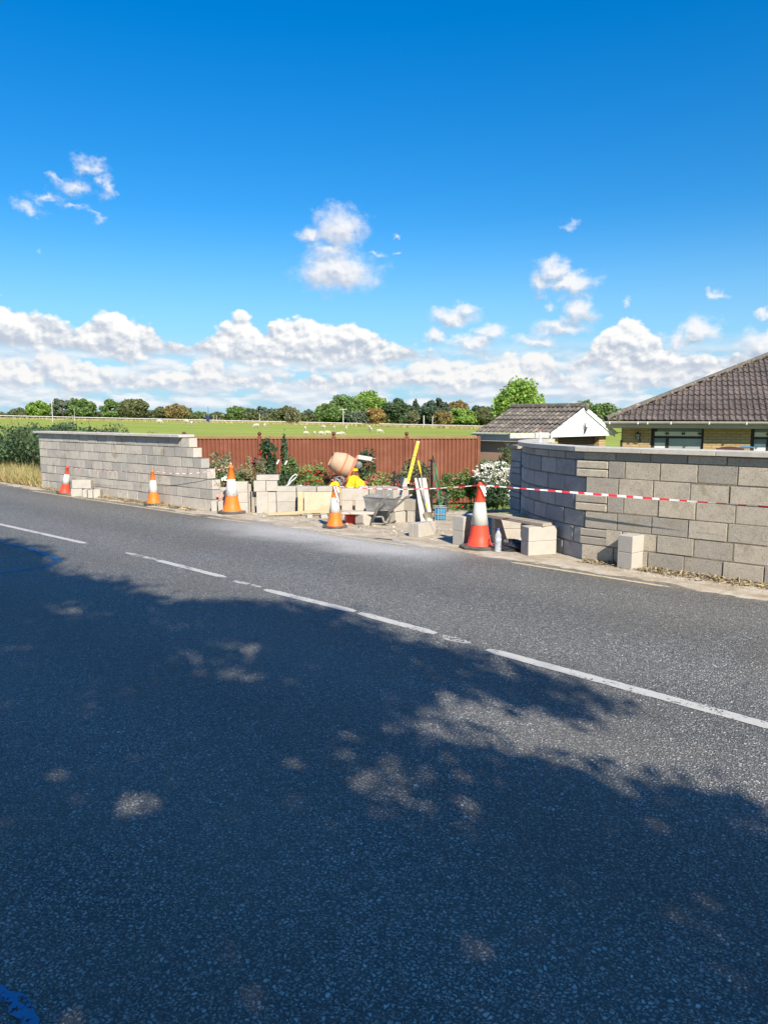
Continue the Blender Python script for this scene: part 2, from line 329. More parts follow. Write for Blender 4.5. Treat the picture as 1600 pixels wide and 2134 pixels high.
M = {}
M['asphalt'] = asphalt(); M['ground'] = groundmat(); M['verge'] = vergemat(); M['brick'] = brickmat()
M['block_new'] = blockmat('fresh_block', (.47, .435, .38), (.41, .38, .33), speck=False, stain=(.42, .38, .31))
M['block_left'] = blockmat('left_block', (.50, .455, .385), (.35, .33, .295), speck=False)
M['block_right'] = blockmat('right_block', (.47, .41, .32), (.30, .275, .235))
M['block_curve'] = blockmat('grey_block', (.37, .365, .365), (.27, .27, .28), stain=(.22, .20, .18))  # greyer and darker than the blocks of the straight run
M['mortar'] = mat('mortar', (.24, .20, .15), (.14, .12, .09), 25, .95, .6, 80)
M['mortar_l'] = mat('pale_mortar', (.19, .17, .14), (.13, .12, .10), 25, .95, .6, 80)
M['coping'] = mat('coping_stone', (.52, .49, .43), (.42, .395, .345), 12, .9, .35, 90, island=.06)
M['white_paint'] = paintmat('white_road_paint', (.50, .49, .455), .555)
M['worn_paint'] = paintmat('worn_road_paint', (.47, .46, .43), .51)
M['cream_paint'] = paintmat('cream_road_paint', (.55, .47, .30), .56)
M['blue_spray'] = paintmat('blue_spray_paint', (.035, .23, .42), .50)
M['fence'] = mat('fence_panel', (.20, .068, .036), (.165, .055, .030), 3, .6, .15, 30, c3=(.225, .085, .05), s3=1.3)
M['fence_rail'] = mat('fence_rail', (.27, .16, .075), (.22, .12, .06), 5, .65)
M['fence_ball'] = mat('fence_ball', (.13, .035, .02), (.09, .025, .018), 5, .4)
M['tile'] = mat('roof_tile', (.145, .112, .10), (.075, .062, .058), 2.2, .9, .5, 60, island=.18, c3=(.185, .16, .13), s3=9)
M['tile_grey'] = mat('grey_roof_tile', (.155, .135, .12), (.09, .08, .072), 7, .9, .5, 60, island=.2, c3=(.25, .22, .17), s3=4)
M['ridge'] = mat('ridge_tile', (.15, .13, .105), (.085, .075, .065), 9, .95, .6, 40, c3=(.27, .24, .16), s3=6)
M['upvc'] = mat('white_board', (.66, .66, .65), (.60, .60, .58), 2, .45)
M['gutter'] = mat('grey_gutter', (.50, .45, .43), (.42, .38, .36), 4, .4)
M['fascia'] = mat('grey_fascia', (.42, .36, .31), (.34, .30, .26), 3, .6)
M['render'] = mat('brown_render', (.40, .255, .185), (.345, .215, .155), 2, .9, .3, 40)
M['wood_dark'] = mat('dark_frame', (.030, .018, .014), (.05, .03, .022), 6, .45)
M['pane'] = mat('window_pane', (.16, .20, .20), (.24, .28, .27), .7, .06, spec=.8)
M['curtain'] = mat('net_curtain', (.34, .38, .36), (.28, .32, .31), 2, .3, spec=.5)
M['door_dark'] = mat('garage_opening', (.035, .034, .036), (.06, .055, .055), 2, .5)
M['black'] = mat('black_iron', (.018, .018, .02), (.04, .035, .03), 14, .5)
M['rubber'] = mat('cone_rubber', (.060, .055, .05), (.13, .115, .10), 9, .8, .3, 50)
M['orange'] = mat('cone_orange', (.80, .19, .02), (.70, .15, .02), 5, .5, c3=(.52, .16, .05), s3=9)
M['red'] = mat('cone_red', (.78, .075, .035), (.68, .06, .03), 5, .5, c3=(.50, .07, .04), s3=9)
M['sleeve'] = mat('cone_sleeve', (.62, .61, .58), (.52, .51, .48), 4, .4, c3=(.45, .42, .37), s3=14)
M['sleeve_dirty'] = mat('dirty_cone_sleeve', (.58, .58, .54), (.48, .47, .42), 5, .5, c3=(.52, .42, .22), s3=7)
M['tape_w'] = mat('tape_white', (.80, .78, .76), None, rough=.4); M['tape_r'] = mat('tape_red', (.70, .04, .06), None, rough=.4)
M['timber'] = mat('new_timber', (.55, .41, .26), (.50, .35, .19), 4, .8, .2, 40, stretch=(1, 1, 9))
M['ply'] = mat('plywood', (.52, .42, .30), (.46, .37, .26), 3, .8, .1, 20, c3=(.46, .33, .18), s3=5)
M['board'] = mat('pale_board', (.54, .47, .41), (.47, .41, .35), 4, .8)
M['old_wood'] = mat('weathered_plank', (.42, .36, .27), (.27, .23, .18), 9, .9, .3, 60, stretch=(1, 8, 8))
M['drum'] = mat('mixer_drum', (.50, .30, .18), (.43, .34, .25), 7, .85, .6, 40, c3=(.56, .22, .11), s3=6)
M['mixer_orange'] = mat('mixer_frame', (.62, .16, .06), (.52, .20, .11), 9, .6)
M['mixer_pink'] = mat('mixer_cover', (.66, .42, .36), (.74, .60, .54), 6, .6)
M['steel'] = mat('galvanised', (.36, .38, .39), (.22, .235, .24), 9, .45, metallic=.4, c3=(.50, .49, .46), s3=5)
M['tube'] = mat('barrow_tube', (.30, .29, .27), (.20, .19, .175), 14, .5, metallic=.3)
M['grey_plastic'] = mat('grey_plastic', (.20, .20, .22), (.13, .13, .14), 8, .5)
M['yellow'] = mat('yellow_plastic', (.85, .62, .02), (.78, .52, .015), 6, .45)
M['spade'] = mat('spade_steel', (.27, .24, .17), (.19, .17, .13), 12, .6, metallic=.3)
M['green_pole'] = mat('green_pole', (.02, .26, .13), (.015, .20, .10), 6, .4)
M['blue'] = mat('blue_plastic', (.03, .22, .46), (.03, .30, .50), 6, .4)
M['red_plastic'] = mat('red_plastic', (.72, .07, .05), (.62, .05, .04), 5, .5)
M['clear'] = clearmat('clear_plastic', (.75, .78, .82)); M['bluecap'] = mat('blue_cap', (.06, .10, .55), None, rough=.4); M['label'] = mat('bottle_label', (.30, .34, .62), (.70, .70, .78), 30, .5)
M['bag'] = mat('black_bag', (.02, .02, .023), (.035, .035, .04), 9, .25, spec=.6)
M['wool'] = mat('sheep_wool', (.50, .45, .37), (.40, .35, .28), 9, .95)
M['bark'] = mat('bark', (.12, .095, .07), (.07, .055, .042), 9, .95, .5, 30)
M['twig'] = mat('stem', (.10, .085, .04), (.07, .08, .03), 9, .9)
M['straw'] = mat('straw', (.36, .285, .165), (.27, .22, .13), 5, .9, island=.35)
M['dry'] = mat('dry_grass', (.48, .38, .18), (.38, .32, .13), 3, .9, island=.35, trans=.25)
M['stone'] = mat('loose_stone', (.40, .36, .29), (.28, .25, .20), 9, .95, island=.35)
M['pole'] = mat('pale_pole', (.55, .53, .49), (.45, .43, .40), 5, .8)
M['railwhite'] = mat('rail_white', (.72, .72, .68), (.6, .6, .57), 3, .6)
M['bench'] = mat('brown_bench', (.10, .045, .04), (.075, .035, .032), 5, .5)
M['pink_paint'] = mat('orange_marks', (.75, .25, .16), (.6, .35, .28), 20, .6)
LC = dict(bright=(.17, .27, .035), mid=(.105, .175, .035), dark=(.05, .090, .028), olive=(.10, .115, .035), grey=(.10, .135, .075), brown=(.20, .155, .045), orange=(.25, .17, .045),
          conifer=(.06, .10, .055), shrub=(.09, .155, .035), shrub_dark=(.035, .075, .022), fern=(.15, .21, .05), dull=(.16, .16, .07), hedge=(.045, .085, .022), purple=(.12, .05, .05))
for k, c in LC.items():
    c = tuple(min(.6, x*1.65+.045) for x in c); M['leaf_'+k] = leafmat('leaf_'+k, c)
M['fl_white'] = mat('white_petals', (.80, .78, .70), None, rough=.7, island=.12, trans=.2); M['fl_red'] = mat('red_petals', (.62, .02, .02), None, rough=.6, island=.2)
M['fl_pink'] = mat('pink_petals', (.52, .15, .14), None, rough=.6, island=.25)
M['fl_orange'] = mat('orange_petals', (.75, .08, .02), None, rough=.6, island=.2)

# ---------------------------------------------------------------- mesh helpers
class MB:
    def __init__(s): s.v = []; s.f = []; s.m = []
    def add(s, vs, fs, mi=0):
        o = len(s.v); s.v += [tuple(x) for x in vs]; s.f += [tuple(i+o for i in f) for f in fs]; s.m += [mi]*len(fs)
    def quad(s, a, b, c, d, mi=0): s.add([a, b, c, d], [(0, 1, 2, 3)], mi)
    def box(s, o, ex, ey, ez, mi=0, bev=0.0):
        """box from corner o along the three edge vectors; optional chamfer on its edges"""
        o = Vector(o); ex, ey, ez = Vector(ex), Vector(ey), Vector(ez)
        if not bev:
            vs = [o, o+ex, o+ex+ey, o+ey, o+ez, o+ex+ez, o+ex+ey+ez, o+ey+ez]
            s.add(vs, [(0, 3, 2, 1), (4, 5, 6, 7), (0, 1, 5, 4), (1, 2, 6, 5), (2, 3, 7, 6), (3, 0, 4, 7)], mi); return
        lx, ly, lz = ex.length, ey.length, ez.length
        ux, uy, uz = ex/lx, ey/ly, ez/lz; vs = []; idx = {}
        for i in (0, 1):
            for j in (0, 1):
                for k in (0, 1):
                    for ax in range(3):
                        c = [i*lx, j*ly, k*lz]; q = [i, j, k]; L3 = [lx, ly, lz]
                        for t in range(3):
                            if t != ax: c[t] += bev if q[t] == 0 else -bev
                        idx[(i, j, k, ax)] = len(vs); vs.append(o+ux*c[0]+uy*c[1]+uz*c[2])
        F = []
        def I(i, j, k, a): return idx[(i, j, k, a)]
        for k in (0, 1): F.append([I(0, 0, k, 2), I(1, 0, k, 2), I(1, 1, k, 2), I(0, 1, k, 2)][::(1 if k else -1)])
        for j in (0, 1): F.append([I(0, j, 0, 1), I(1, j, 0, 1), I(1, j, 1, 1), I(0, j, 1, 1)][::(-1 if j else 1)])
        for i in (0, 1): F.append([I(i, 0, 0, 0), I(i, 1, 0, 0), I(i, 1, 1, 0), I(i, 0, 1, 0)][::(1 if i else -1)])
        for a in (0, 1):
            for b in (0, 1):
                F.append([I(0, a, b, 1), I(1, a, b, 1), I(1, a, b, 2), I(0, a, b, 2)][::(1 if a == b else -1)][::-1 if True else 1])
                F.append([I(a, 0, b, 0), I(a, 1, b, 0), I(a, 1, b, 2), I(a, 0, b, 2)][::(1 if a == b else -1)])
                F.append([I(a, b, 0, 0), I(a, b, 1, 0), I(a, b, 1, 1), I(a, b, 0, 1)][::(1 if a == b else -1)][::-1])
        for i in (0, 1):
            for j in (0, 1):
                for k in (0, 1):
                    t = [I(i, j, k, 0), I(i, j, k, 1), I(i, j, k, 2)]
                    F.append(t if (i+j+k) % 2 == 1 else t[::-1])
        s.add(vs, F, mi)
    def tube(s, pts, r, n=8, mi=0, cap=True):
        pts = [Vector(p) for p in pts]; rs = r if isinstance(r, (list, tuple)) else [r]*len(pts)
        vs = []; up = Vector((0, 0, 1))
        for i, p in enumerate(pts):
            d = (pts[min(i+1, len(pts)-1)]-pts[max(i-1, 0)]).normalized()
            a = d.cross(up if abs(d.z) < .95 else Vector((1, 0, 0))).normalized(); b = d.cross(a)
            for k in range(n):
                t = 2*math.pi*k/n; vs.append(p+(a*math.cos(t)+b*math.sin(t))*rs[i])
        fs = []
        for i in range(len(pts)-1):
            for k in range(n): fs.append((i*n+k, i*n+(k+1) % n, (i+1)*n+(k+1) % n, (i+1)*n+k))
        if cap: fs.append(tuple(range(n))[::-1]); fs.append(tuple(range((len(pts)-1)*n, len(pts)*n)))
        s.add(vs, fs, mi)
    def lathe(s, pr, n=24, o=(0, 0, 0), axis=(0, 0, 1), mi=0):
        """revolve (radius, height) pairs about an axis through o"""
        q = Vector(axis).to_track_quat('Z', 'Y'); o = Vector(o); vs = []; fs = []
        for r_, h_ in pr:
            for k in range(n):
                t = 2*math.pi*k/n; vs.append(o+q@Vector((r_*math.cos(t), r_*math.sin(t), h_)))
        for i in range(len(pr)-1):
            for k in range(n): fs.append((i*n+k, i*n+(k+1) % n, (i+1)*n+(k+1) % n, (i+1)*n+k))
        s.add(vs, fs, mi)
    def build(s, name, mats, parent=None, smooth=False, loc=None):
        me = bpy.data.meshes.new(name); me.from_pydata(s.v, [], s.f); me.update()
        if not isinstance(mats, (list, tuple)): mats = [mats]
        for m_ in mats: me.materials.append(m_)
        if any(s.m): me.polygons.foreach_set('material_index', s.m)
        if smooth: me.polygons.foreach_set('use_smooth', [True]*len(me.polygons))
        o = bpy.data.objects.new(name, me); C.objects.link(o)
        if loc is not None: o.location = loc
        if parent: o.parent = parent
        return o
def tag(o, label=None, cat=None, group=None, kind=None):
    if label: o['label'] = label
    if cat: o['category'] = cat
    if group: o['group'] = group
    if kind: o['kind'] = kind
    return o
def thing(name, label, cat, loc=(0, 0, 0), group=None, rz=0.0):
    o = bpy.data.objects.new(name, None); C.objects.link(o); o.location = loc; o.rotation_euler = (0, 0, rz)
    return tag(o, label, cat, group)
def local(root, mb):
    """shift a builder's world-space vertices into its root's frame"""
    l = root.location; mb.v = [(x-l[0], y-l[1], z-l[2]) for x, y, z in mb.v]; return mb
def quads_mesh(name, cen, a, b, mats, mi=None, parent=None, tri=False):
    n = len(cen)
    if tri: vs = np.stack([cen-a-b*.3, cen+a-b*.3, cen+b*1.2], 1).reshape(-1, 3); k = 3
    else: vs = np.stack([cen-a, cen-b*.8+a*.1, cen+a, cen+b], 1).reshape(-1, 3); k = 4
    me = bpy.data.meshes.new(name); me.vertices.add(n*k); me.vertices.foreach_set('co', vs.astype(np.float32).ravel())
    me.loops.add(n*k); me.loops.foreach_set('vertex_index', np.arange(n*k, dtype=np.int32))
    me.polygons.add(n); me.polygons.foreach_set('loop_start', np.arange(0, n*k, k, dtype=np.int32)); me.polygons.foreach_set('loop_total', np.full(n, k, dtype=np.int32))
    if mi is not None: me.polygons.foreach_set('material_index', np.asarray(mi, dtype=np.int32))
    me.update(calc_edges=True)
    if not isinstance(mats, (list, tuple)): mats = [mats]
    for m_ in mats: me.materials.append(m_)
    o = bpy.data.objects.new(name, me); C.objects.link(o)
    if parent: o.parent = parent
    return o
def rdirs(rg, n):
    d = rg.normal(size=(n, 3)); return d/np.linalg.norm(d, axis=1)[:, None]
def leafset(rg, pos, size, flat=0.0):
    n = len(pos); nn = rdirs(rg, n); nn[:, 2] = np.abs(nn[:, 2])+flat; nn /= np.linalg.norm(nn, axis=1)[:, None]
    t = rdirs(rg, n); a = np.cross(nn, t); a /= np.linalg.norm(a, axis=1)[:, None]+1e-9; b = np.cross(nn, a)
    sz = size*(.6+.8*rg.random(n))[:, None]
    return a*sz*.42, b*sz*.72
def crownpts(rg, n, rad, clumps, spread=.30, low=.0):
    """points of a lumpy crown: clumps thrown over an ellipsoid, centred on 0,0,0"""
    d = rdirs(rg, clumps); r = .45+.45*rg.random(clumps)**.5
    cc = d*r[:, None]; cc[:, 2] = np.where(cc[:, 2] < -.6+low, -.6+low+.1*rg.random(clumps), cc[:, 2])
    k = rg.integers(0, clumps, n); cs = (.6+.7*rg.random(clumps))*spread
    q = rdirs(rg, n)*(rg.random(n)**.45)[:, None]
    return (cc[k]+q*cs[k][:, None])*np.array(rad)

# ---------------------------------------------------------------- terrain and road
def sstep(a, b, x):
    t = min(1, max(0, (x-a)/(b-a))); return t*t*(3-2*t)
def zg(x, y):
    n = x*N.x+y*N.y
    z = -.016 - .45*sstep(12.3, 14.6, n)*sstep(-60, -20, x)
    if y > 22:
        yy = min(y, 210); xx = x*(yy/y)
        pl = -.6-.0095*max(-140, min(60, xx))+.00506*yy
        t = sstep(22, 40, y); z = z*(1-t)+pl*t
    return z
xs = sorted(set([-1600, -1100, -800, -600, -450, -350, -280, -220, -180, -150]+list(range(-130, -30, 8))+[x*.8 for x in range(-38, 40)]+list(range(34, 130, 8))+[150, 200, 280, 400, 600, 900, 1600]))
ys = sorted(set([-80, -50, -30, -20, -12, -6]+[y*.8 for y in range(0, 52)]+list(range(44, 230, 8))+[230, 260, 300, 400, 600, 900, 1400, 2200, 3500]))
mb = MB(); mb.v = [(x, y, zg(x, y)) for y in ys for x in xs]; nx = len(xs)
mb.f = [(j*nx+i, j*nx+i+1, (j+1)*nx+i+1, (j+1)*nx+i) for j in range(len(ys)-1) for i in range(nx-1)]; mb.m = [0]*len(mb.f)
tag(mb.build('ground', M['ground'], smooth=True), kind='structure')
rz = -(math.pi/2-TH)
def roadframe(o): o.rotation_euler = (0, 0, rz); return o      # object x = along the road, y = across it
rg0 = random.Random(3)
def wob(u, s=1.0, k=0): return s*(.05*math.sin(u*1.7+k)+.03*math.sin(u*4.3+1+k)+.02*math.sin(u*11+2*k)+.012*math.sin(u*29+k))
mb = MB(); us = np.arange(-90, 40.01, .25); ns = [-1.6, 0, 2, 4, 6, 7.5, 8.6]
for u in us:
    for n in ns: mb.v.append((u, n+(wob(u) if n in (8.6, -1.6) else 0), 0))
k = len(ns); mb.f = [(i*k+j, (i+1)*k+j, (i+1)*k+j+1, i*k+j+1) for i in range(len(us)-1) for j in range(k-1)]; mb.m = [0]*len(mb.f)
tag(roadframe(mb.build('road', M['asphalt'])), kind='structure')
# dusty verge and gateway, its ragged edge lies on the tarmac
mb = MB(); us = np.arange(-26, 4.01, .08)
for u in us:
    e = 8.42+wob(u, 1.5, 2)+rg0.uniform(-.02, .02)
    if -11 < u < -4.9: e += .10
    if u > -4.5: e -= .04
    far = 12.3
    for n in (e, e+.12, 9.0, 10, 11, far): mb.v.append((u, n, .010 if n > e+.05 else -.003))
mb.f = [(i*6+j, (i+1)*6+j, (i+1)*6+j+1, i*6+j+1) for i in range(len(us)-1) for j in range(5)]; mb.m = [0]*len(mb.f)
tag(roadframe(mb.build('verge', M['verge'])), kind='structure')

# painted markings -------------------------------------------------
mk_seq = 0
def strip(name, pts, wd, m_, z=.004, jag=.006, step=.04):
    """ragged painted strip through road-frame points"""
    mb = MB(); P_ = []
    for (a, b) in zip(pts[:-1], pts[1:]):
        L_ = math.dist(a, b); n = max(2, int(L_/step))
        for i in range(n): P_.append((a[0]+(b[0]-a[0])*i/n, a[1]+(b[1]-a[1])*i/n))
    P_.append(pts[-1])
    for i, p in enumerate(P_):
        q = P_[min(i+1, len(P_)-1)]; o = P_[max(i-1, 0)]; dx, dy = q[0]-o[0], q[1]-o[1]; l = math.hypot(dx, dy) or 1
        e = min(i, len(P_)-1-i); ww = wd*(1 if e > 2 else .55+.15*e)
        for sg in (-1, 1):
            j = rnd.uniform(-jag, jag); mb.v.append((p[0]-dy/l*(sg*ww/2+j), p[1]+dx/l*(sg*ww/2+j), z))
    mb.f = [(2*i, 2*i+2, 2*i+3, 2*i+1) for i in range(len(P_)-1)]; mb.m = [0]*len(mb.f)
    return roadframe(mb.build(name, m_))
cl = [((-30, 1086), (180, 1133), 'w', .10), ((262, 1152), (330, 1168), 'o', .09), ((325, 1167), (470, 1204), 'w', .10), ((487, 1211), (518, 1218), 'o', .10), ((524, 1219), (545, 1224), 'o', .08), ((552, 1229), (740, 1275), 'w', .11),
      ((748, 1278), (908, 1321), 'w', .11), ((916, 1325), (978, 1341), 'o', .11), ((1014, 1354), (1640, 1524), 'w', .115)]
for a, b, k_, wd in cl:
    pa, pb = toun(G(*a)), toun(G(*b))
    o = strip('centre_line_dash', [pa, pb], wd, M['white_paint' if k_ == 'w' else 'worn_paint'], jag=.004 if k_ == 'w' else .012)
    tag(o, kind='structure')
for u0, n0, u1, n1 in ((-19.5, 8.20, -11.9, 8.25), (-12.3, 8.22, -10.6, 8.33), (-8.9, 8.36, -7.0, 8.37), (-5.16, 8.32, -3.05, 8.27)):
    tag(strip('edge_line', [(u0, n0), (u1, n1)], .07, M['cream_paint'], z=.004, jag=.008), kind='structure')
tag(strip('blue_survey_mark', [toun(G(*p)) for p in ((-40, 1122), (60, 1142), (128, 1168))], .07, M['blue_spray'], jag=.012), kind='structure')
tag(strip('blue_survey_mark', [toun(G(*p)) for p in ((128, 1168), (90, 1182), (-30, 1198))], .08, M['blue_spray'], jag=.014), kind='structure')
tag(strip('blue_survey_mark', [toun(G(*p)) for p in ((-30, 2050), (30, 2085), (75, 2150))], .055, M['blue_spray'], jag=.01), kind='structure')

# ---------------------------------------------------------------- walls
def coursed(mb, mo, P0, dirv, nrm, L_of, rows, ch, bl, th, start=0.0, gap=.017, rough=.006, rw=None, halves=(), bev=.003):
    """rows of blocks on a straight run: P0 origin, dirv along, nrm away from the road"""
    z = P0.z
    for r_ in range(rows):
        hh = ch if r_ not in halves else ch*.48
        Ls, Le = L_of(r_)
        s_ = Ls-(bl*.5 if r_ % 2 else 0)+start
        while s_ < Le-.02:
            a = max(s_, Ls); b = min(s_+bl-gap, Le)
            if b-a > .03:
                j = rnd.uniform(-rough, rough)
                mb.box(P0+dirv*a+nrm*j+Vector((0, 0, z-P0.z+gap*rnd.uniform(.3, .7))), dirv*(b-a), nrm*(th-j), Vector((0, 0, hh-gap*rnd.uniform(.7, 1.15))), bev=bev)
            s_ += bl
        mo.box(P0+dirv*(Ls+.012)+nrm*.006+Vector((0, 0, z-P0.z)), dirv*(Le-Ls-.024), nrm*(th-.012), Vector((0, 0, hh)))
        z += hh
    return z
def s_on(px, py, P0, dirv, z):
    """distance along a wall line where the photo column px meets it"""
    d = pray(px, py); # solve P0+s*dirv = t*(dx,dy)
    a, b = dirv.x, dirv.y; det = -a*d[1]+b*d[0]
    return (P0.x*d[1]-P0.y*d[0])/det
# left wall
A = G(88, 1017); Bp = G(441, 1063); dl = (Bp-A); LL = dl.length; dl.normalize(); nl = Vector((-dl.y, dl.x, 0))
if nl.y < 0: nl = -nl
CH = .2115; BLK = .428
ends = [s_on(p, 0+950, A, dl, 0) for p in (441, 441, 441, 431, 419, 404, 395)]
lw = thing('block_wall', 'long pale block wall left of the gateway, stepping down at its right end', 'wall', A)
mb = MB(); mo = MB()
zt = coursed(mb, mo, A, dl, nl, lambda r_: (0, ends[r_]), 7, CH, BLK, .21)
local(lw, mb).build('blocks', M['block_left'], lw); local(lw, mo).build('mortar', M['mortar_l'], lw)
mb = MB(); ce = s_on(383, 950, A, dl, 0); s_ = -.12
while s_ < ce:
    e = min(s_+.9, ce); mb.box(A+dl*s_-nl*.10+Vector((0, 0, zt)), dl*(e-s_-.006), nl*.40, Vector((0, 0, .055)), bev=.005); s_ += .9
local(lw, mb).build('coping', M['coping'], lw)
# right wall, straight run
Cn = un(-4.55, 9.08); rw = thing('block_wall', 'grey block wall right of the gateway, curving in to a pier', 'wall', Cn)
mb = MB(); mo = MB()
zr = coursed(mb, mo, Cn, U, N, lambda r_: ((.02, .352, .05, .352, .05, .352, .0)[r_], 7.5), 7, .225, .452, .215, halves=(6,), start=.0)
# paired thin slips that tooth the corner
for r_ in (1, 3, 5):
    for q in (0, 1):
        x0 = -.10 if r_ != 1 else -.02
        mb.box(Cn+U*x0-N*.004+Vector((0, 0, r_*.225+.004+q*.110)), U*(.44+(0 if r_ != 1 else -.06)), N*.20, Vector((0, 0, .100)), bev=.010)
# curved run
mbc = MB()
heads = [24, 21, 18, 15, 11, 7, 1, -5, -10, -15, -20, -25, -30, -35]
pt = [Cn+U*.02+N*.02]; seg = .28
for h_ in heads: pt.append(pt[-1]+Vector((-math.sin(R(h_)), math.cos(R(h_)), 0))*seg)
def along(t):
    i = min(int(t/seg), len(pt)-2); f = t/seg-i; return pt[i]*(1-f)+pt[i+1]*f
TL = seg*(len(pt)-1)
for r_ in range(7):
    hh = .225 if r_ < 6 else .108; s_ = -.23 if r_ % 2 else 0; z = r_*.225
    while s_ < TL-.05:
        a = max(s_, 0.0); b = min(s_+.452-rnd.uniform(.012, .022), TL)
        if b-a > .04:
            m_ = (a+b)/2; pc = [along(a), along(b)]
            dd = (pc[1]-pc[0]); ln = dd.length; dd.normalize(); nn = Vector((dd.y, -dd.x, 0))
            mbc.box(pc[0]+nn*rnd.uniform(-.006, .006)+Vector((0, 0, z+.006)), dd*ln, nn*.20, Vector((0, 0, hh-.016)), bev=.009)
        s_ += .452
    for i in range(len(pt)-1):
        dd = pt[i+1]-pt[i]; nn = Vector((dd.y, -dd.x, 0)).normalized()
        mo.box(pt[i]+nn*.016+Vector((0, 0, z)), dd*1.02, nn*.17, Vector((0, 0, hh)))
# end pier, courses turned on alternate beds
pc = Vector((2.45, 13.35, 0)); pa = Vector((math.cos(R(14)), math.sin(R(14)), 0)); pb = Vector((-pa.y, pa.x, 0))
z = 0; k = 0
mbs = mb; mb = mbc
for k in range(6):
    if k % 2 == 0:
        for q in (0, 1): mb.box(pc+Vector((0, 0, z+.006+q*.108)), pa*.44, pb*.44, Vector((0, 0, .096)), bev=.008)
    else:
        for q in (0, 1): mb.box(pc+pa*(.01+q*.115)+Vector((0, 0, z+.006)), pa*.100, pb*.44, Vector((0, 0, .205)), bev=.008)
        mb.box(pc+pa*.24+Vector((0, 0, z+.006)), pa*.2, pb*.44, Vector((0, 0, .205)), bev=.008)
    z += .222
mo.box(pc+pa*.02+pb*.02, pa*.40, pb*.40, Vector((0, 0, z)))
mb.box(pc+pa*.46+Vector((0, 0, .01)), pa*.3, pb*.2, Vector((0, 0, 1.38)), bev=.01)
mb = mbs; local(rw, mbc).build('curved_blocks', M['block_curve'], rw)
local(rw, mb).build('blocks', M['block_right'], rw); local(rw, mo).build('mortar', M['mortar'], rw)
# coping of right wall
mb = MB(); zc = 1.462; s_ = -.10
while s_ < 7.4:
    mb.box(Cn+U*(s_+.0)-N*.07+Vector((0, 0, zc)), U*.889, N*.36, Vector((0, 0, .062)), bev=.005); s_ += .895
cp = [pt[0]-U*.12-N*.0]+pt[1:]
for i in range(len(pt)-1):
    d0 = (pt[i+1]-pt[i]).normalized(); dprev = (pt[i]-pt[i-1]).normalized() if i else d0; dn = (pt[i+2]-pt[i+1]).normalized() if i < len(pt)-2 else d0
    n0 = Vector(((d0+dprev).y, -(d0+dprev).x, 0)).normalized(); n1 = Vector(((d0+dn).y, -(d0+dn).x, 0)).normalized()
    a0, a1, b0, b1 = pt[i]-n0*.075, pt[i]+n0*.25, pt[i+1]-n1*.075, pt[i+1]+n1*.25
    z0, z1 = Vector((0, 0, zc-.001)), Vector((0, 0, zc+.060))
    mb.add([a0+z0, b0+z0, b1+z0, a1+z0, a0+z1, b0+z1, b1+z1, a1+z1], [(0, 3, 2, 1), (4, 5, 6, 7), (0, 1, 5, 4), (1, 2, 6, 5), (2, 3, 7, 6), (3, 0, 4, 7)])
local(rw, mb).build('coping', M['coping'], rw)
# loose coping slabs bedded on the far pier
mb = MB(); a = D(1062, 914, 13.4); b = D(1144, 914, 13.6); e = (b-a); e.z = 0; e1 = e*.63
mb.box(a, e1*.99, Vector((.02, .3, 0)), Vector((0, 0, .095)), bev=.006)
o = mb.build('coping_slab', M['coping']); tag(o, 'longer pale coping slab laid on the far gate pier, in front of the shed', 'coping slab', 'loose coping slabs')
mb = MB(); mb.box(a+e*.635+Vector((0, .0, .002)), e*.365, Vector((.02, .3, 0)), Vector((0, 0, .10)), bev=.006)
o = mb.build('coping_slab', M['coping']); tag(o, 'shorter coping slab at the right, nearest the white gable of the shed', 'coping slab', 'loose coping slabs')
mb = MB(); mb.box(pc+Vector((-.05, 0, 1.335)), pa*.5, pb*.46, Vector((0, 0, .075)), bev=.01); mb.box(pc+Vector((.05, .05, 1.412)), pa*.28, pb*.26, Vector((0, 0, .06)), bev=.01)
o = mb.build('pier_cap', M['old_wood']); tag(o, 'rough mortar bed and timber capping the far gate pier', 'pier cap')

# ---------------------------------------------------------------- loose blocks
ZV = Vector((0, 0, 1))
def block(px, py, a, Rl, Ll, h_, label, z=0.0, m_='block_new', tilt=0.0, group='loose concrete blocks', shift=(0, 0)):
    p = G(px, py)+Vector((0, 0, .008)); ca, sa = math.cos(R(a)), math.sin(R(a))
    ex, ey = Vector((ca, sa, 0)), Vector((-sa, ca, 0)); p = p+ex*shift[0]+ey*shift[1]
    mb = MB(); mb.box((0, 0, 0), ex*Rl, ey*Ll, ZV*h_, bev=.006)
    if tilt:
        q = Matrix.Rotation(tilt, 3, ey); mb.v = [tuple(q@Vector(v)) for v in mb.v]
    o = mb.build('concrete_block', M[m_], loc=p+Vector((0, 0, z)))
    return tag(o, label, 'concrete block', group)
g2 = 'blocks stacked in the gateway'
block(1315, 1190, 38, .44, .215, .212, 'lower block of the pair standing against the right wall, brightest end lit', 0)
block(1315, 1190, 38, .44, .215, .212, 'upper block of the pair standing against the right wall', .215, tilt=0)
block(1100, 1160, 18, .44, .215, .198, 'lower block under the near end of the plank, by the curved wall', 0)
block(1100, 1160, 18, .44, .215, .198, 'upper block directly carrying the near end of the plank', .20)
block(965, 1139, 43, .44, .215, .215, 'lower block just left of the largest red cone', 0)
block(965, 1139, 43, .44, .215, .215, 'upper block just left of the largest red cone', .218)
block(872, 1122, 48, .44, .10, .222, 'front slim block of the pair lying alone on the ground below the shovel')
block(872, 1122, 48, .43, .10, .215, 'rear slim block of the pair lying alone on the ground below the shovel', shift=(.0, .104))
block(757, 1098, 44, .215, .215, .205, 'short block beside the red box, under the pale slab')
block(1030, 1133, 6, .44, .215, .215, 'shaded lower block under the far end of the plank, behind the bottle')
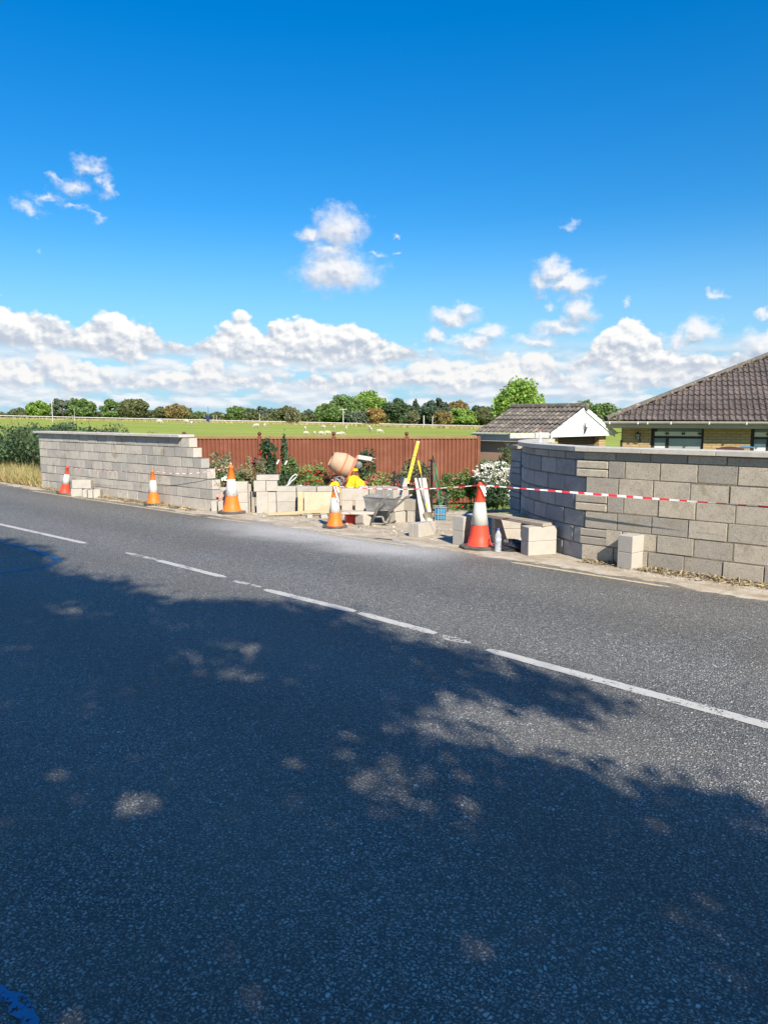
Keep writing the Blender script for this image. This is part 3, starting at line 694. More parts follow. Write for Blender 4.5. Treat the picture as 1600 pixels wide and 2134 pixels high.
block(1030, 1133, 6, .44, .215, .14, 'shaded upper block under the far end of the plank, behind the bottle', z=.218)
# by the tilted cone
gb = 'blocks beside the leaning cone'
block(149, 1036, 4, .26, .215, .19, 'lower left block of the little heap by the leaning cone', group=gb)
block(173, 1038, 4, .10, .215, .19, 'narrow end-on block, left of two, in the heap by the leaning cone', group=gb)
block(184, 1039, 4, .105, .215, .19, 'narrow end-on block, right of two, in the heap by the leaning cone', group=gb)
block(194, 1038, 8, .17, .3, .19, 'rightmost block of the heap by the leaning cone', group=gb)
block(152, 1036, 4, .44, .215, .20, 'top block lying across the heap by the leaning cone', z=.198, group=gb)
# at left wall end
block(441, 1067, 3, .11, .215, .205, 'block on end at the foot of the left wall, left of two', group=g2)
block(455, 1068, -2, .10, .215, .215, 'block on end at the foot of the left wall, right of two', group=g2)
block(468, 1069, 3, .20, .215, .20, 'low block half hidden behind the tall orange cone', group=g2)
block(452, 1062, 3, .44, .215, .215, 'lower block of the run behind the tall orange cone', group=g2, shift=(0, .12))
block(452, 1062, 3, .44, .215, .215, 'upper block of the run behind the tall orange cone', z=.218, group=g2, shift=(0, .12))
block(443, 1060, 3, .17, .215, .10, 'slim offcut leaning over two upright blocks by the left wall', z=.24, tilt=-.6, group=g2)
for i, nm in enumerate(('lowest', 'middle', 'top')):
    block(489, 1070, 5, .27, .215, .205, nm+' block of the three-high stack just right of the tall orange cone', z=i*.208, group=g2)
for i, nm in enumerate(('lower', 'upper')):
    block(513, 1068, 40, .13, .3, .28, nm+' darker block in the narrow stack behind the three-high one', z=i*.282, group=g2, m_='block_left')
block(525, 1069, 20, .07, .215, .42, 'slim block on end just left of the tallest stack', group=g2, m_='block_right')
block(535, 1071, 3, .225, .215, .43, 'block standing on end in the tallest stack', group=g2)
block(558, 1070, 3, .17, .215, .215, 'lowest right block of the tallest stack', group=g2)
block(558, 1070, 3, .17, .215, .20, 'middle right block of the tallest stack', z=.217, group=g2)
block(530, 1071, 3, .235, .215, .212, 'upper left block of the tallest stack', z=.434, group=g2)
block(555, 1070, 3, .215, .215, .205, 'upper right block of the tallest stack', z=.436, group=g2, shift=(.01, .0))
block(536, 1070, 3, .44, .215, .105, 'single slim block laid flat on top of the tallest stack', z=.65, group=g2)
cn = ('left', 'second', 'right')
for c_ in range(3):
    for i in range(3):
        nm = ('bottom', 'middle', 'top')[i]
        block(577+c_*42, 1070, 0, .385+.0*c_, .215, (.22, .20, .10)[i], f'{nm} block, {cn[c_]} column, of the wide stack behind the plywood', z=(0, .223, .426)[i], group=g2, m_='block_new' if (c_+i) % 3 else 'block_left', shift=(.0, .01*rnd.random()))
block(712, 1064, 2, .22, .215, .20, 'lower left block of the stack right of the orange cone', group=g2)
block(740, 1065, 2, .20, .215, .205, 'lower right block of the stack right of the orange cone', group=g2)
block(712, 1064, 2, .445, .215, .235, 'wide block bridging two blocks right of the orange cone', z=.204, group=g2)
block(703, 1063, 60, .10, .215, .38, 'block on end squeezed behind the orange cone at the plywood', group=g2, m_='block_right')
block(749, 1056, 5, .19, .215, .43, 'pale block on end behind the wheelbarrow, leftmost', group=g2)
block(769, 1056, 5, .17, .215, .42, 'stained brown block on end behind the wheelbarrow', group=g2, m_='old_wood')
block(797, 1056, 5, .17, .215, .43, 'bright block on end behind the wheelbarrow, rightmost', group=g2)
block(786, 1055, 5, .11, .215, .41, 'grey block on end between brown and bright ones behind the wheelbarrow', group=g2, m_='block_left')
hl = [('bottom', 0), ('middle', .21), ('top', .42)]
for i, (nm, z) in enumerate(hl):
    block(824-2*i, 1092, 50, .44, .215, .20, f'{nm} front block of the pile between wheelbarrow and pale board', z=z, group=g2)
    block(824-2*i, 1092, 50, .44, .215, .20, f'{nm} back block of the pile between wheelbarrow and pale board', z=z, group=g2, shift=(.0, .225), m_='block_left')
block(858, 1090, 62, .44, .10, .205, 'bottom slim block at the right side of the pile by the pale board', group=g2)
block(860, 1090, 62, .44, .20, .20, 'middle block at the right side of the pile by the pale board', z=.208, group=g2, m_='block_right')
block(843, 1088, 20, .10, .10, .16, 'small offcut on the very top of the pile under the spirit level', z=.625, group=g2, shift=(.0, .12))
block(640, 1081, 8, .10, .3, .06, 'thin packing block under the batten, left', group=g2)
block(669, 1082, 8, .12, .3, .07, 'thin packing block under the batten, right', group=g2)

# planks, slab, boards
def plank(name, a, b, wdir, wd, th, m_, label, cat, group=None):
    mb = MB(); a = Vector(a); b = Vector(b); d = b-a; wv = Vector(wdir).normalized()*wd; nn = d.cross(wv).normalized()*th
    if nn.z < 0: nn = -nn
    mb.box((0, 0, 0), d, wv, nn, bev=.003); return tag(mb.build(name, M[m_], loc=a), label, cat, group)
p1 = G(1095, 1158)+Vector((0, 0, .41)); 
plank('plank', p1+Vector((.22, -.03, 0)), p1+Vector((-.42, .95, .0)), (.80, .52, 0), .19, .045, 'old_wood', 'rough plank resting on the two bright blocks by the curved wall', 'plank', 'planks by the curved wall')
plank('plank', G(1018, 1128)+Vector((-.02, .0, .385)), G(1018, 1128)+Vector((.62, .05, .385)), (0, 1, 0), .22, .03, 'old_wood', 'shaded plank behind, bridging the far blocks by the curved wall', 'plank', 'planks by the curved wall')
b0 = D(713, 1072, 12.9); plank('slab', b0, b0+Vector((.56, -.02, 0)), (.1, 1, 0), .25, .035, 'board', 'pale slab laid over the red box and short block', 'slab')
plank('timber_batten', G(560, 1077)+Vector((0, 0, .02)), G(690, 1078)+Vector((0, 0, .10)), (0, 1, 0), .06, .05, 'timber', 'thin new batten lying along the foot of the wide block stack', 'batten')
pl = G(634, 1073); plank('plywood_sheet', pl+Vector((0, 0, .03)), pl+Vector((.62, 0, .03)), (0, .12, 1), .42, .012, 'ply', 'yellowish plywood sheet leaning on the wide block stack', 'plywood')
plank('timber_stud', pl+Vector((-.12, 0.0, .03)), pl+Vector((-.12, .07, .45)), (1, 0, 0), .10, .045, 'timber', 'short upright timber stud left of the plywood sheet', 'timber')
bd = G(877, 1092, 0); bt = D(863, 997, bd.y+.32)
plank('long_board', bd+Vector((0, 0, .01)), bt, (1, 0, 0), .215, .03, 'board', 'tall pale board leaning on the block pile behind the shovel', 'board')
mb = MB(); q = G(722, 1093); mb.box((0, 0, 0), (.17, .02, 0), (-.05, .25, 0), (0, 0, .17), bev=.015); mb.box((-.01, -.01, .171), (.19, .02, 0), (-.05, .27, 0), (0, 0, .02), bev=.004)
tag(mb.build('red_box', M['red_plastic'], loc=q), 'bright red plastic box under the pale slab', 'box')

# ---------------------------------------------------------------- cones
def cone(loc, h_, top, label, tilt=(0, 0), dirty=False, rz=0.0, wide=1.0):
    t = thing('traffic_cone', label, 'traffic cone', loc, 'traffic cones along the road edge', rz)
    t.rotation_euler = (tilt[0], tilt[1], rz)
    k = h_/1.0; rb = .185*k*wide; rt = .035*k
    def rr(z): return rb+(rt-rb)*(z/h_)**.93
    mb = MB(); n = 8; hb = .05*k
    for r_, z in ((.30*k, 0), (.305*k, hb*.7), (.28*k, hb)):
        for i in range(n):
            aa = 2*math.pi*(i+.5)/n; mb.v.append((r_*math.cos(aa), r_*math.sin(aa), z))
    mb.f = [tuple(range(n))[::-1]]+[(j*n+i, j*n+(i+1) % n, (j+1)*n+(i+1) % n, (j+1)*n+i) for j in (0, 1) for i in range(n)]+[tuple(range(2*n, 3*n))]; mb.m = [0]*len(mb.f)
    mb.build('base', M['rubber'], t)
    mb = MB(); mb.lathe([(rb*1.12, hb*1.001), (rb*1.10, hb+.012), (rr(.03)*1.0, hb+.03), (rr(.22*h_), .22*h_), (rr(.37*h_), .37*h_)], 28); mb.build('lower_body', M[top], t, True)
    mb = MB(); mb.lathe([(rr(.36*h_), .36*h_), (rr(.36*h_)+.006, .362*h_), (rr(.70*h_)+.005, .70*h_), (rr(.70*h_), .702*h_)], 28); mb.build('reflective_sleeve', M['sleeve_dirty' if dirty else 'sleeve'], t, True)
    mb = MB(); mb.lathe([(rr(.69*h_), .69*h_), (rr(.93*h_), .93*h_), (rr(.93*h_)+.008, .935*h_), (rr(.965*h_)+.006, .965*h_), (rt*.8, .985*h_), (rt*.75, h_), (rt*.5, h_), (rt*.45, .96*h_)], 28)
    mb.build('tip', M[top], t, True)
    return t
tips = []
def conepx(px, py, h_, *a, **k):
    p = G(px, py)+Vector((0, 0, .010)); c = cone(p, h_, *a, **k); return p
c0 = conepx(-12, 1004, .72, 'red', 'white sleeved cone cut off by the left edge, in front of the dry grass', rz=.2)
c1 = conepx(136, 1029, .70, 'red', 'small red and white cone leaning over beside a heap of blocks', tilt=(.05, .17))
c2 = conepx(321, 1052, .755, 'orange', 'small orange cone in front of the middle of the left wall', rz=.3)
c3 = conepx(484, 1070, .965, 'orange', 'tall clean orange cone at the end of the left wall')
c4 = conepx(698, 1100, .745, 'orange', 'small orange cone standing in white cement dust before the plywood', rz=.1)
c5 = conepx(998, 1143, .965, 'red', 'largest red cone with a stained white sleeve, beside the bottle', dirty=True, rz=.25)
# barrier tape
mb = MB()
T = [c1+Vector((.12, 0, .66)), c2+Vector((0, 0, .74)), c3+Vector((0, 0, .93)), c4+Vector((0, 0, .72)), c5+Vector((0, 0, .925)), un(-1.0, 8.8, .95)]
sag = [.05, .10, .10, .06, .07]; wds = [.006, .010, .02, .016, .028]
for i, (a, b) in enumerate(zip(T[:-1], T[1:])):
    if i == 2:
        tag(mb.build('barrier_tape', [M['tape_w'], M['tape_r']]), 'red and white barrier tape strung along the left wall to the tall orange cone', 'barrier tape'); mb = MB(); continue
    L_ = (b-a).length; n = int(L_/.03); bw = wds[i]
    for j in range(n):
        def pp(t):
            q = a.lerp(b, t); q.z -= sag[i]*4*t*(1-t) if i != 4 else .012*4*t*(1-t); return q
        p0, p1_ = pp(j/n), pp((j+1)/n); s0 = j*L_/n
        tw = math.sin(s0*2.1+i)*.6
        def hv(s): 
            tt = .35+.65*abs(math.cos(s*1.1+i)) if i == 4 else .6+.4*abs(math.cos(s*2+i)); return Vector((0, .3*bw*math.sin(s*1.1), bw*tt*.5))
        mb.quad(p0-hv(s0), p1_-hv(s0+L_/n), p1_+hv(s0+L_/n), p0+hv(s0), 1 if (s0 % .22) < .11 else 0)
for c_ in (c4, c5):
    for k in range(3):
        zz = .72 if c_ in (c2, c4) else .92; aa = k*2.1
        p0 = c_+Vector((.03*math.cos(aa), .03*math.sin(aa)-.04, zz)); p1_ = p0+Vector((.03+.02*k, -.03, -.10-.08*k*(1 if c_ in (c2, c4) else .3)))
        mb.quad(p0, p1_, p1_+Vector((.025, 0, 0)), p0+Vector((.025, 0, 0)), 1 if k % 2 else 0)
# tape crossing the right wall is seen double sided
tag(mb.build('barrier_tape', [M['tape_w'], M['tape_r']]), 'red and white barrier tape strung across the gateway and along the right wall', 'barrier tape')

# ---------------------------------------------------------------- bottles
def bottle(loc, h_, label, cap, lean=0):
    t = thing('water_bottle', label, 'bottle', loc, 'plastic bottles'); k = h_/.32
    mb = MB(); pr = [(0, .002), (.036, .0), (.042, .012), (.042, .06), (.038, .075), (.042, .09), (.042, .15)]; pr += [(.038, .17), (.042, .19), (.042, .225), (.036, .25), (.018, .285), (.014, .295), (.014, .305)]
    mb.lathe([(a*k, b*k) for a, b in pr], 20); mb.build('bottle_body', M['clear'], t, True)
    mb = MB(); mb.lathe([(.0428*k, .155*k), (.0405*k, .172*k), (.0428*k, .188*k)] if False else [(.0432*k, .158*k), (.0432*k, .186*k)], 20); mb.build('wrapper', M['label'], t, True)
    mb = MB(); mb.lathe([(.017*k, .300*k), (.017*k, .318*k), (.012*k, .322*k), (0, .322*k)], 16); mb.build('cap', M[cap], t, True)
    return t
bottle(G(1037, 1152)+Vector((0, 0, .012)), .34, 'clear water bottle with blue cap standing on the ground by the largest cone', 'bluecap')
q = D(1125, 927, 11.3); q.z = zc+.061; bottle(q, .19, 'clear bottle with pink cap standing on the curved wall coping', 'red_plastic')

# black sack on the ground
rg = np.random.default_rng(5); mb = MB(); n1, n2 = 22, 12
for j in range(n2+1):
    for i in range(n1):
        a = 2*math.pi*i/n1; t = j/n2*math.pi/2; r_ = math.cos(t)*(1+.22*math.sin(3*a+j)+.12*math.sin(7*a+2*j)+.05*rg.normal())
        mb.v.append((.30*r_*math.cos(a), .17*r_*math.sin(a), .13*math.sin(t)*(1+.25*math.sin(4*a+j*.8))))
mb.f = [(j*n1+i, j*n1+(i+1) % n1, (j+1)*n1+(i+1) % n1, (j+1)*n1+i) for j in range(n2) for i in range(n1)]; mb.m = [0]*len(mb.f)
o = mb.build('rubble_sack', M['bag'], loc=G(1066, 1148)+Vector((.02, .05, .008))); o.rotation_euler = (0, 0, -.5); tag(o, 'crumpled black plastic sack under the plank beside the bottle', 'sack')

# ---------------------------------------------------------------- mixer
HZ = .33
def P(px, py, Y): return D(px, py, Y)
mz = 16.6; base = P(712, 1013, mz); t = thing('cement_mixer', 'small orange cement mixer with its drum tipped to the left, above the block stacks', 'cement mixer', base)
bc = P(731, 976, mz); mc = P(693, 958, mz); ax = (mc-bc); ax.y = -.06; L_ = ax.length
mb = MB(); mb.lathe([(0, -.02), (.18, -.02), (.235, 0.0), (.245, .02), (.26, L_*.30), (.262, L_*.55), (.20, L_*.95), (.165, L_*1.08), (.150, L_*1.08), (.18, L_*.9), (.24, L_*.5), (.22, .04), (0, .03)], 36, bc, ax)
local(t, mb).build('drum', M['drum'], t, True)
mb = MB(); mb.lathe([(.266, L_*.40), (.270, L_*.42), (.270, L_*.47), (.266, L_*.49)], 36, bc, ax); local(t, mb).build('drum_band', M['mixer_orange'], t, True)
mb = MB(); mb.tube([P(745, 950, mz-.28), P(735, 975, mz-.30), P(724, 999, mz-.28), P(716, 1010, mz-.2)], .026, 8); mb.tube([P(745, 949, mz+.25), P(722, 1002, mz+.25)], .022, 8)
mb.tube([P(722, 1002, mz-.1), P(722, 1002, mz+.25)], .02, 8); mb.tube([P(724, 999, mz), P(700, 1003, mz), P(690, 1000, mz)], .02, 8)
mb.tube([P(700, 1003, mz+.1), P(712, 1003, mz+.1), P(730, 1010, mz+.1)], .02, 8)
local(t, mb).build('frame', M['mixer_orange'], t, True)
mb = MB(); a = P(742, 957, mz-.15); b = P(773, 962, mz-.15); mb.box(a, b-a, (0, .3, 0), P(745, 949, mz-.15)-a, bev=.02)
local(t, mb).build('motor_cover', M['mixer_pink'], t)
mb = MB(); mb.tube([P(768, 954, mz-.1), P(783, 956, mz-.1)], .012, 6); mb.tube([P(766, 960, mz-.1), P(778, 962, mz-.1)], .010, 6); local(t, mb).build('tipping_handle', M['tube'], t)
mb = MB(); a = P(747, 969, mz-.1); mb.lathe([(0, -.1), (.07, -.1), (.085, -.08), (.085, .1), (0, .1)], 20, a, (0, 1, 0)); local(t, mb).build('motor', M['grey_plastic'], t, True)
mb = MB(); mb.box(P(735, 982, mz-.2), (.11, 0, 0), (0, .1, 0), (0, 0, .055), bev=.008); local(t, mb).build('switch_box', M['yellow'], t)
for k, (px, py, dy) in enumerate(((708, 1002, -.12), (699, 1000, .28))):
    mb = MB(); c_ = P(px, py, mz+dy); mb.lathe([(.085, -.022), (.115, -.025), (.122, 0), (.115, .025), (.085, .022)], 28, c_, (.25, 1, 0)); wl = local(t, mb).build('wheel', M['grey_plastic'], t, True)
    mb = MB(); mb.lathe([(.0, -.012), (.022, -.02), (.022, .012), (0, .012)], 14, c_, (.25, 1, 0)); mb.lathe([(.078, -.012), (.088, -.014), (.088, .014), (.078, .012)], 24, c_, (.25, 1, 0))
    for s_ in range(5):
        aa = s_*2*math.pi/5; d = Vector((math.cos(aa), -.25*math.cos(aa), math.sin(aa))); mb.tube([c_+d*.018, c_+d*.082], .009, 6)
    o = local(t, mb).build('rim', M['steel'], wl)
# ridged yellow sheet heap and the earth mound behind the stacks
def heap(name, pts, Y, dep, m_, label, cat, seed):
    """lumpy solid with the given ridge profile (photo points), its own depth"""
    rg = random.Random(seed); mb = MB(); n = 7; P3 = [P(px, py, Y) for px, py in pts]; zb = -.05 if 'mound' in name else .26
    for i, q in enumerate(P3):
        for j in range(n+1):
            a = math.pi*j/n; h_ = max(.02, q.z-zb)
            mb.v.append((q.x+rg.uniform(-.015, .015), Y-dep*math.cos(a)+rg.uniform(-.02, .02), zb+h_*math.sin(a)**.6*(1+rg.uniform(-.03, .03))))
    k = n+1; mb.f = [(i*k+j, (i+1)*k+j, (i+1)*k+j+1, i*k+j+1) for i in range(len(P3)-1) for j in range(n)]
    mb.f += [tuple(range(k)), tuple((len(P3)-1)*k+j for j in range(k))[::-1]]; mb.m = [0]*len(mb.f)
    return tag(mb.build(name, M[m_]), label, cat)
heap('yellow_sheet', [(718, 1020), (724, 1004), (728, 993), (736, 990), (745, 992), (753, 998), (759, 1004), (761, 1012), (760, 1020)], 16.15, .22, 'yellow', 'ridged bright yellow plastic sheet heaped right of the mixer wheel', 'plastic sheet', 1)
heap('yellow_sheet', [(680, 1020), (686, 1010), (692, 1005), (699, 1003), (705, 1005), (708, 1020)], 15.9, .18, 'yellow', 'small corner of yellow sheet left of the mixer wheel', 'plastic sheet', 2)
heap('soil_mound', [(655, 1062), (668, 1040), (680, 1022), (695, 1014), (730, 1013), (765, 1018), (790, 1040), (800, 1060)], 16.7, .7, 'verge', 'brown earth mound carrying the cement mixer behind the stacks', 'mound', 3)
mb = MB()
for a, b in (((731, 999), (743, 1013)), ((741, 993), (742, 1010)), ((745, 994), (756, 1008))): mb.tube([P(*a, 15.93), P(*b, 15.88)], .005, 6)
tag(mb.build('dark_cord', M['black']), 'thin dark cord tied across the yellow sheet', 'cord')

# ---------------------------------------------------------------- wheelbarrow
wy = 13.0; wb = G(800, 1092); t = thing('wheelbarrow', 'galvanised wheelbarrow with bare tube handles among the block stacks', 'wheelbarrow', wb)
def trayring(pts): return [P(*q) for q in pts]
topr = [(757, 1035, wy-.05), (823, 1039, wy-.25), (836, 1033, wy+.30), (772, 1030, wy+.45)]
botr = [(763, 1065, wy+.05), (812, 1065, wy-.10), (822, 1062, wy+.22), (776, 1060, wy+.32)]
mb = MB(); tv = trayring(topr); bv = trayring(botr)
mb.add(tv+bv, [(0, 4, 5, 1), (1, 5, 6, 2), (2, 6, 7, 3), (3, 7, 4, 0), (4, 7, 6, 5)])
tv2 = [v+(sum(tv, Vector())/4-v)*.03+Vector((0, 0, .0)) for v in tv]; bv2 = [v+(sum(bv, Vector())/4-v)*.04+Vector((0, 0, .01)) for v in bv]
mb.add(tv2+bv2, [(0, 1, 5, 4), (1, 2, 6, 5), (2, 3, 7, 6), (3, 0, 4, 7), (4, 5, 6, 7)]); 
for i in range(4): mb.quad(tv[i], tv[(i+1) % 4], tv2[(i+1) % 4], tv2[i])
tr = local(t, mb).build('tray', M['steel'], t)
mb = MB(); mb.tube(tv+[tv[0]], .012, 8); local(t, mb).build('rim', M['tube'], tr)
mb = MB(); mb.tube([P(776, 1088, 12.85), P(781, 1072, 12.8), P(790, 1053, 12.7), P(800, 1040, 12.65), P(813, 1029, 12.6)], .019, 8); local(t, mb).build('handle', M['tube'], t, True)
mb = MB(); mb.tube([P(808, 1077, 12.8), P(812, 1066, 12.75), P(830, 1051, 12.65), P(845, 1037, 12.55), P(858, 1031, 12.5)], .019, 8); local(t, mb).build('handle', M['tube'], t, True)
mb = MB(); mb.tube([P(797, 1077, 12.85), P(799, 1086, 12.85), P(804, 1090, 12.85), P(810, 1088, 12.85), P(813, 1078, 12.8), P(815, 1064, 12.8)], .018, 8); mb.tube([P(777, 1077, 12.85), P(797, 1077, 12.85)], .016, 8)
local(t, mb).build('leg_frame', M['tube'], t, True)
mb = MB(); c_ = P(766, 1077, 13.5); mb.lathe([(.0, -.02), (.10, -.03), (.16, -.035), (.175, 0), (.16, .035), (.10, .03), (0, .02)], 24, c_, (.9, .4, 0)); local(t, mb).build('wheel', M['rubber'], t, True)

# ---------------------------------------------------------------- tools
hx = G(893, 1092); t = thing('shovel', 'round-mouth shovel with yellow handle leaning on the pale board', 'shovel', hx)
sy = hx.y
mb = MB(); mb.tube([P(877, 987, sy+.16), P(883, 1035, sy+.08), P(889, 1070, sy+.02)], [.013, .016, .02], 8); local(t, mb).build('shaft', M['tube'], t, True)
mb = MB(); mb.tube([P(871, 960, sy+.2), P(877, 988, sy+.155)], [.016, .017], 8); hd = local(t, mb).build('handle', M['yellow'], t, True)
mb = MB(); mb.tube([P(887.5, 1050, sy+.055), P(888.5, 1056, sy+.045)], .021, 8); local(t, mb).build('band', M['yellow'], t)
mb = MB(); rows = [(1067, 883, 898, .02), (1074, 883, 901, .03), (1082, 886, 904, .03), (1088, 890, 904, .02), (1092, 895, 901, 0)]
for py, x0, x1, cu in rows:
    for q in range(5):
        f_ = q/4; mb.v.append(tuple(P(x0+(x1-x0)*f_, py, sy-.02+cu*math.sin(math.pi*f_))))
nb = len(mb.v)
for v in list(mb.v): mb.v.append((v[0], v[1]+.006, v[2]))
mb.f = [(i*5+j, i*5+j+1, (i+1)*5+j+1, (i+1)*5+j) for i in range(4) for j in range(4)]; mb.f += [tuple(x+nb for x in f_)[::-1] for f_ in mb.f]; mb.m = [0]*len(mb.f)
local(t, mb).build('blade', M['spade'], t, True)
ly = 13.0; a = P(852, 1008, ly); b = P(874, 921, ly+.15); t = thing('spirit_level', 'long yellow spirit level leaning up from the top of the block pile', 'spirit level', a)
d = b-a; sd_ = d.cross(Vector((0, 1, 0))).normalized()*.052
mb = MB(); mb.box(a, sd_, Vector((0, .025, 0)), d, bev=.003); local(t, mb).build('beam', M['yellow'], t)
for f_ in (.0, .985):
    mb = MB(); mb.box(a+d*f_-sd_*.03-Vector((0, .003, 0)), sd_*1.06, Vector((0, .031, 0)), d*.02); local(t, mb).build('end_cap', M['upvc'], t)
for f_ in (.42, .62):
    mb = MB(); mb.box(a+d*f_+sd_*.15-Vector((0, .004, 0)), sd_*.7, Vector((0, .033, 0)), d*.035); local(t, mb).build('vial', M['grey_plastic'], t)
mb = MB(); mb.tube([G(922, 1065)+Vector((0, 0, .1)), P(912, 1000, 14.6), P(905, 965, 14.6)], .016, 8, 0); mb.tube([P(905, 965, 14.6), P(901, 949, 14.62)], .013, 8, 1)
t = tag(mb.build('green_pole', [M['green_pole'], M['black']]), 'slim green pole with a black top leaning on the iron gate', 'pole')
mb = MB(); mb.tube([P(903, 985, 14.5), P(915, 1040, 14.4), P(919, 1070, 14.4)], .011, 8); tag(mb.build('green_pole', M['green_pole']), 'shorter thin green stick crossing the slim green pole', 'pole')
# crate
cq = G(906, 1086); t = thing('blue_crate', 'blue and clear plastic crate at the foot of the green pole', 'crate', cq)
mb = MB()
for x in (0, .05, .1, .15, .2): mb.box((x, 0, 0), (.012, 0, 0), (0, .012, 0), (0, 0, .26)); mb.box((x, .22, 0), (.012, 0, 0), (0, .012, 0), (0, 0, .26))
for z in (0, .12, .25): mb.box((0, -.003, z), (.215, 0, 0), (0, .010, 0), (0, 0, .015)); mb.box((0, .23, z), (.215, 0, 0), (0, .01, 0), (0, 0, .015)); mb.box((-.003, 0, z), (.01, 0, 0), (0, .24, 0), (0, 0, .015)); mb.box((.21, 0, z), (.01, 0, 0), (0, .24, 0), (0, 0, .015))
mb.build('slats', M['steel'], t)
mb = MB(); mb.box((.015, .02, .012), (.18, 0, 0), (0, .19, 0), (0, 0, .23), bev=.02); mb.build('tub', M['blue'], t)

# ---------------------------------------------------------------- iron gates
def spirals(mb, c, r_, Y, s=1):
    pts = [c+Vector((s*r_*(1-k/14)*math.cos(k*.75), 0, r_*(1-k/14)*math.sin(k*.75))) for k in range(12)]; mb.tube(pts, .006, 5, cap=False)
gy = 14.6; t = thing('iron_gate', 'black wrought iron gate with a swept top beside the pale board', 'gate', P(899, 1078, gy))
mb = MB(); mb.tube([P(899, 1085, gy), P(899, 966, gy)], .030, 6); local(t, mb).build('post', M['black'], t)
mb = MB(); c_ = P(899, 961, gy); mb.lathe([(0, -.05), (.03, -.03), (.015, -.01), (.03, .02), (.0, .06)], 10, c_)
for k in range(4): mb.tube([c_, c_+Vector((.06*math.cos(k*1.57+.4), .06*math.sin(k*1.57+.4), .02))], .014, 5)
local(t, mb).build('finial', M['black'], t)
mb = MB(); cur = [(838, 997), (848, 994), (860, 988), (872, 980), (884, 974), (897, 972)]
for dy in (0, 9, 14): mb.tube([P(x, y+dy, gy) for x, y in cur], .010 if dy else .014, 6)
mb.tube([P(838, 1060, gy), P(897, 1056, gy)], .012, 6)
for x in range(840, 898, 6):
    yt = np.interp(x, [c[0] for c in cur], [c[1] for c in cur]); mb.tube([P(x, yt, gy), P(x, 1062, gy)], .007, 5)
for x in (846, 858, 870, 882): spirals(mb, P(x, float(np.interp(x, [c[0] for c in cur], [c[1] for c in cur]))+26, gy-.01), .05, gy, 1)
local(t, mb).build('grille', M['black'], t)
t = thing('iron_gate', 'smaller black iron gate leaf with swept top in front of pink flowers', 'gate', P(821, 1052, 14.9))
mb = MB(); mb.tube([P(821, 1060, 14.9), P(821, 990, 14.9)], .026, 6); local(t, mb).build('post', M['black'], t)
mb = MB(); c_ = P(821, 985, 14.9); mb.lathe([(0, -.05), (.03, -.02), (.012, .0), (.025, .02), (.0, .04)], 10, c_); mb.tube([c_-Vector((.05, 0, 0)), c_+Vector((.05, 0, 0))], .012, 5); local(t, mb).build('finial', M['black'], t)
mb = MB(); mb.tube([P(821, 984, 14.9), P(828, 988, 14.9), P(834, 997, 14.9), (P(842, 1001, 14.9))], .013, 6); mb.tube([P(814, 1000, 14.9), P(842, 1003, 14.9)], .010, 6)
for x in (815, 827, 833, 839): mb.tube([P(x, 1001, 14.9), P(x, 1055, 14.9)], .007, 5)
local(t, mb).build('grille', M['black'], t)

# ---------------------------------------------------------------- garden fence
def fy(px): return 19.0+(px-224)/776*1.1
t = thing('garden_fence', 'terracotta ribbed panel fence with ball-topped posts behind the garden', 'fence', P(600, 1050, fy(600)))
bx = [224, 384, 541, 695, 847, 997]
for i in range(len(bx)):
    px = bx[i]; Y = fy(px); ty = 909.5 if px > 300 else 907; q = P(px, ty, Y); mb = MB()
    mb.box((q.x-.045, Y-.05, q.z-1.85), (.09, 0, 0), (0, .1, 0), (0, 0, 1.86), bev=.008)
    pw = local(t, mb).build('post', M['fence'], t)
    if i < 5:
        mb = MB(); r_ = .052; mb.lathe([(r_*1.0*math.cos(a)+.0001, r_*math.sin(a)) for a in np.linspace(-math.pi/2, math.pi/2, 11)], 18, (q.x, Y, q.z+.070)); mb.lathe([(.028, 0), (.02, .015), (.02, .03)], 12, (q.x, Y, q.z)); local(t, mb).build('ball_finial', M['fence_ball'], pw, True)
    if i < len(bx)-1:
        Y2 = fy(bx[i+1]); q2 = P(bx[i+1], 910 if i < 4 else 912, Y2); d = q2-q; d.z = 0; L_ = d.length-.09; d.normalize(); nn = Vector((-d.y, d.x, 0)); st = q+d*.045; mb = MB(); kk = 9 if i else 9
        wv = L_/ (17.5); s_ = 0; z0, z1 = q.z-1.8, q.z-.07
        while s_ < L_-.01:
            e = min(wv, L_-s_); ra = min(.022, e*.2)
            pr = [(0, .0), (ra, -.026), (e-ra*1.6, -.026), (e-ra*.7, .0), (e, .0)]
            for (a_, b_), (c2_, d2_) in zip(pr[:-1], pr[1:]):
                p0 = st+d*(s_+a_)+nn*b_; p1_ = st+d*(s_+c2_)+nn*d2_; mb.quad((p0.x, p0.y, z0), (p1_.x, p1_.y, z0), (p1_.x, p1_.y, z1), (p0.x, p0.y, z1))
            s_ += wv
        b_ = st+nn*.005; mb.box((b_.x, b_.y, z0), d*L_, nn*.012, (0, 0, z1-z0)); local(t, mb).build('panel', M['fence'], t)
        mb = MB(); b_ = st-nn*.045; mb.box((b_.x, b_.y, z1-.002), d*L_, nn*.09, (0, 0, .075), bev=.01); local(t, mb).build('top_rail', M['fence_rail'], t)

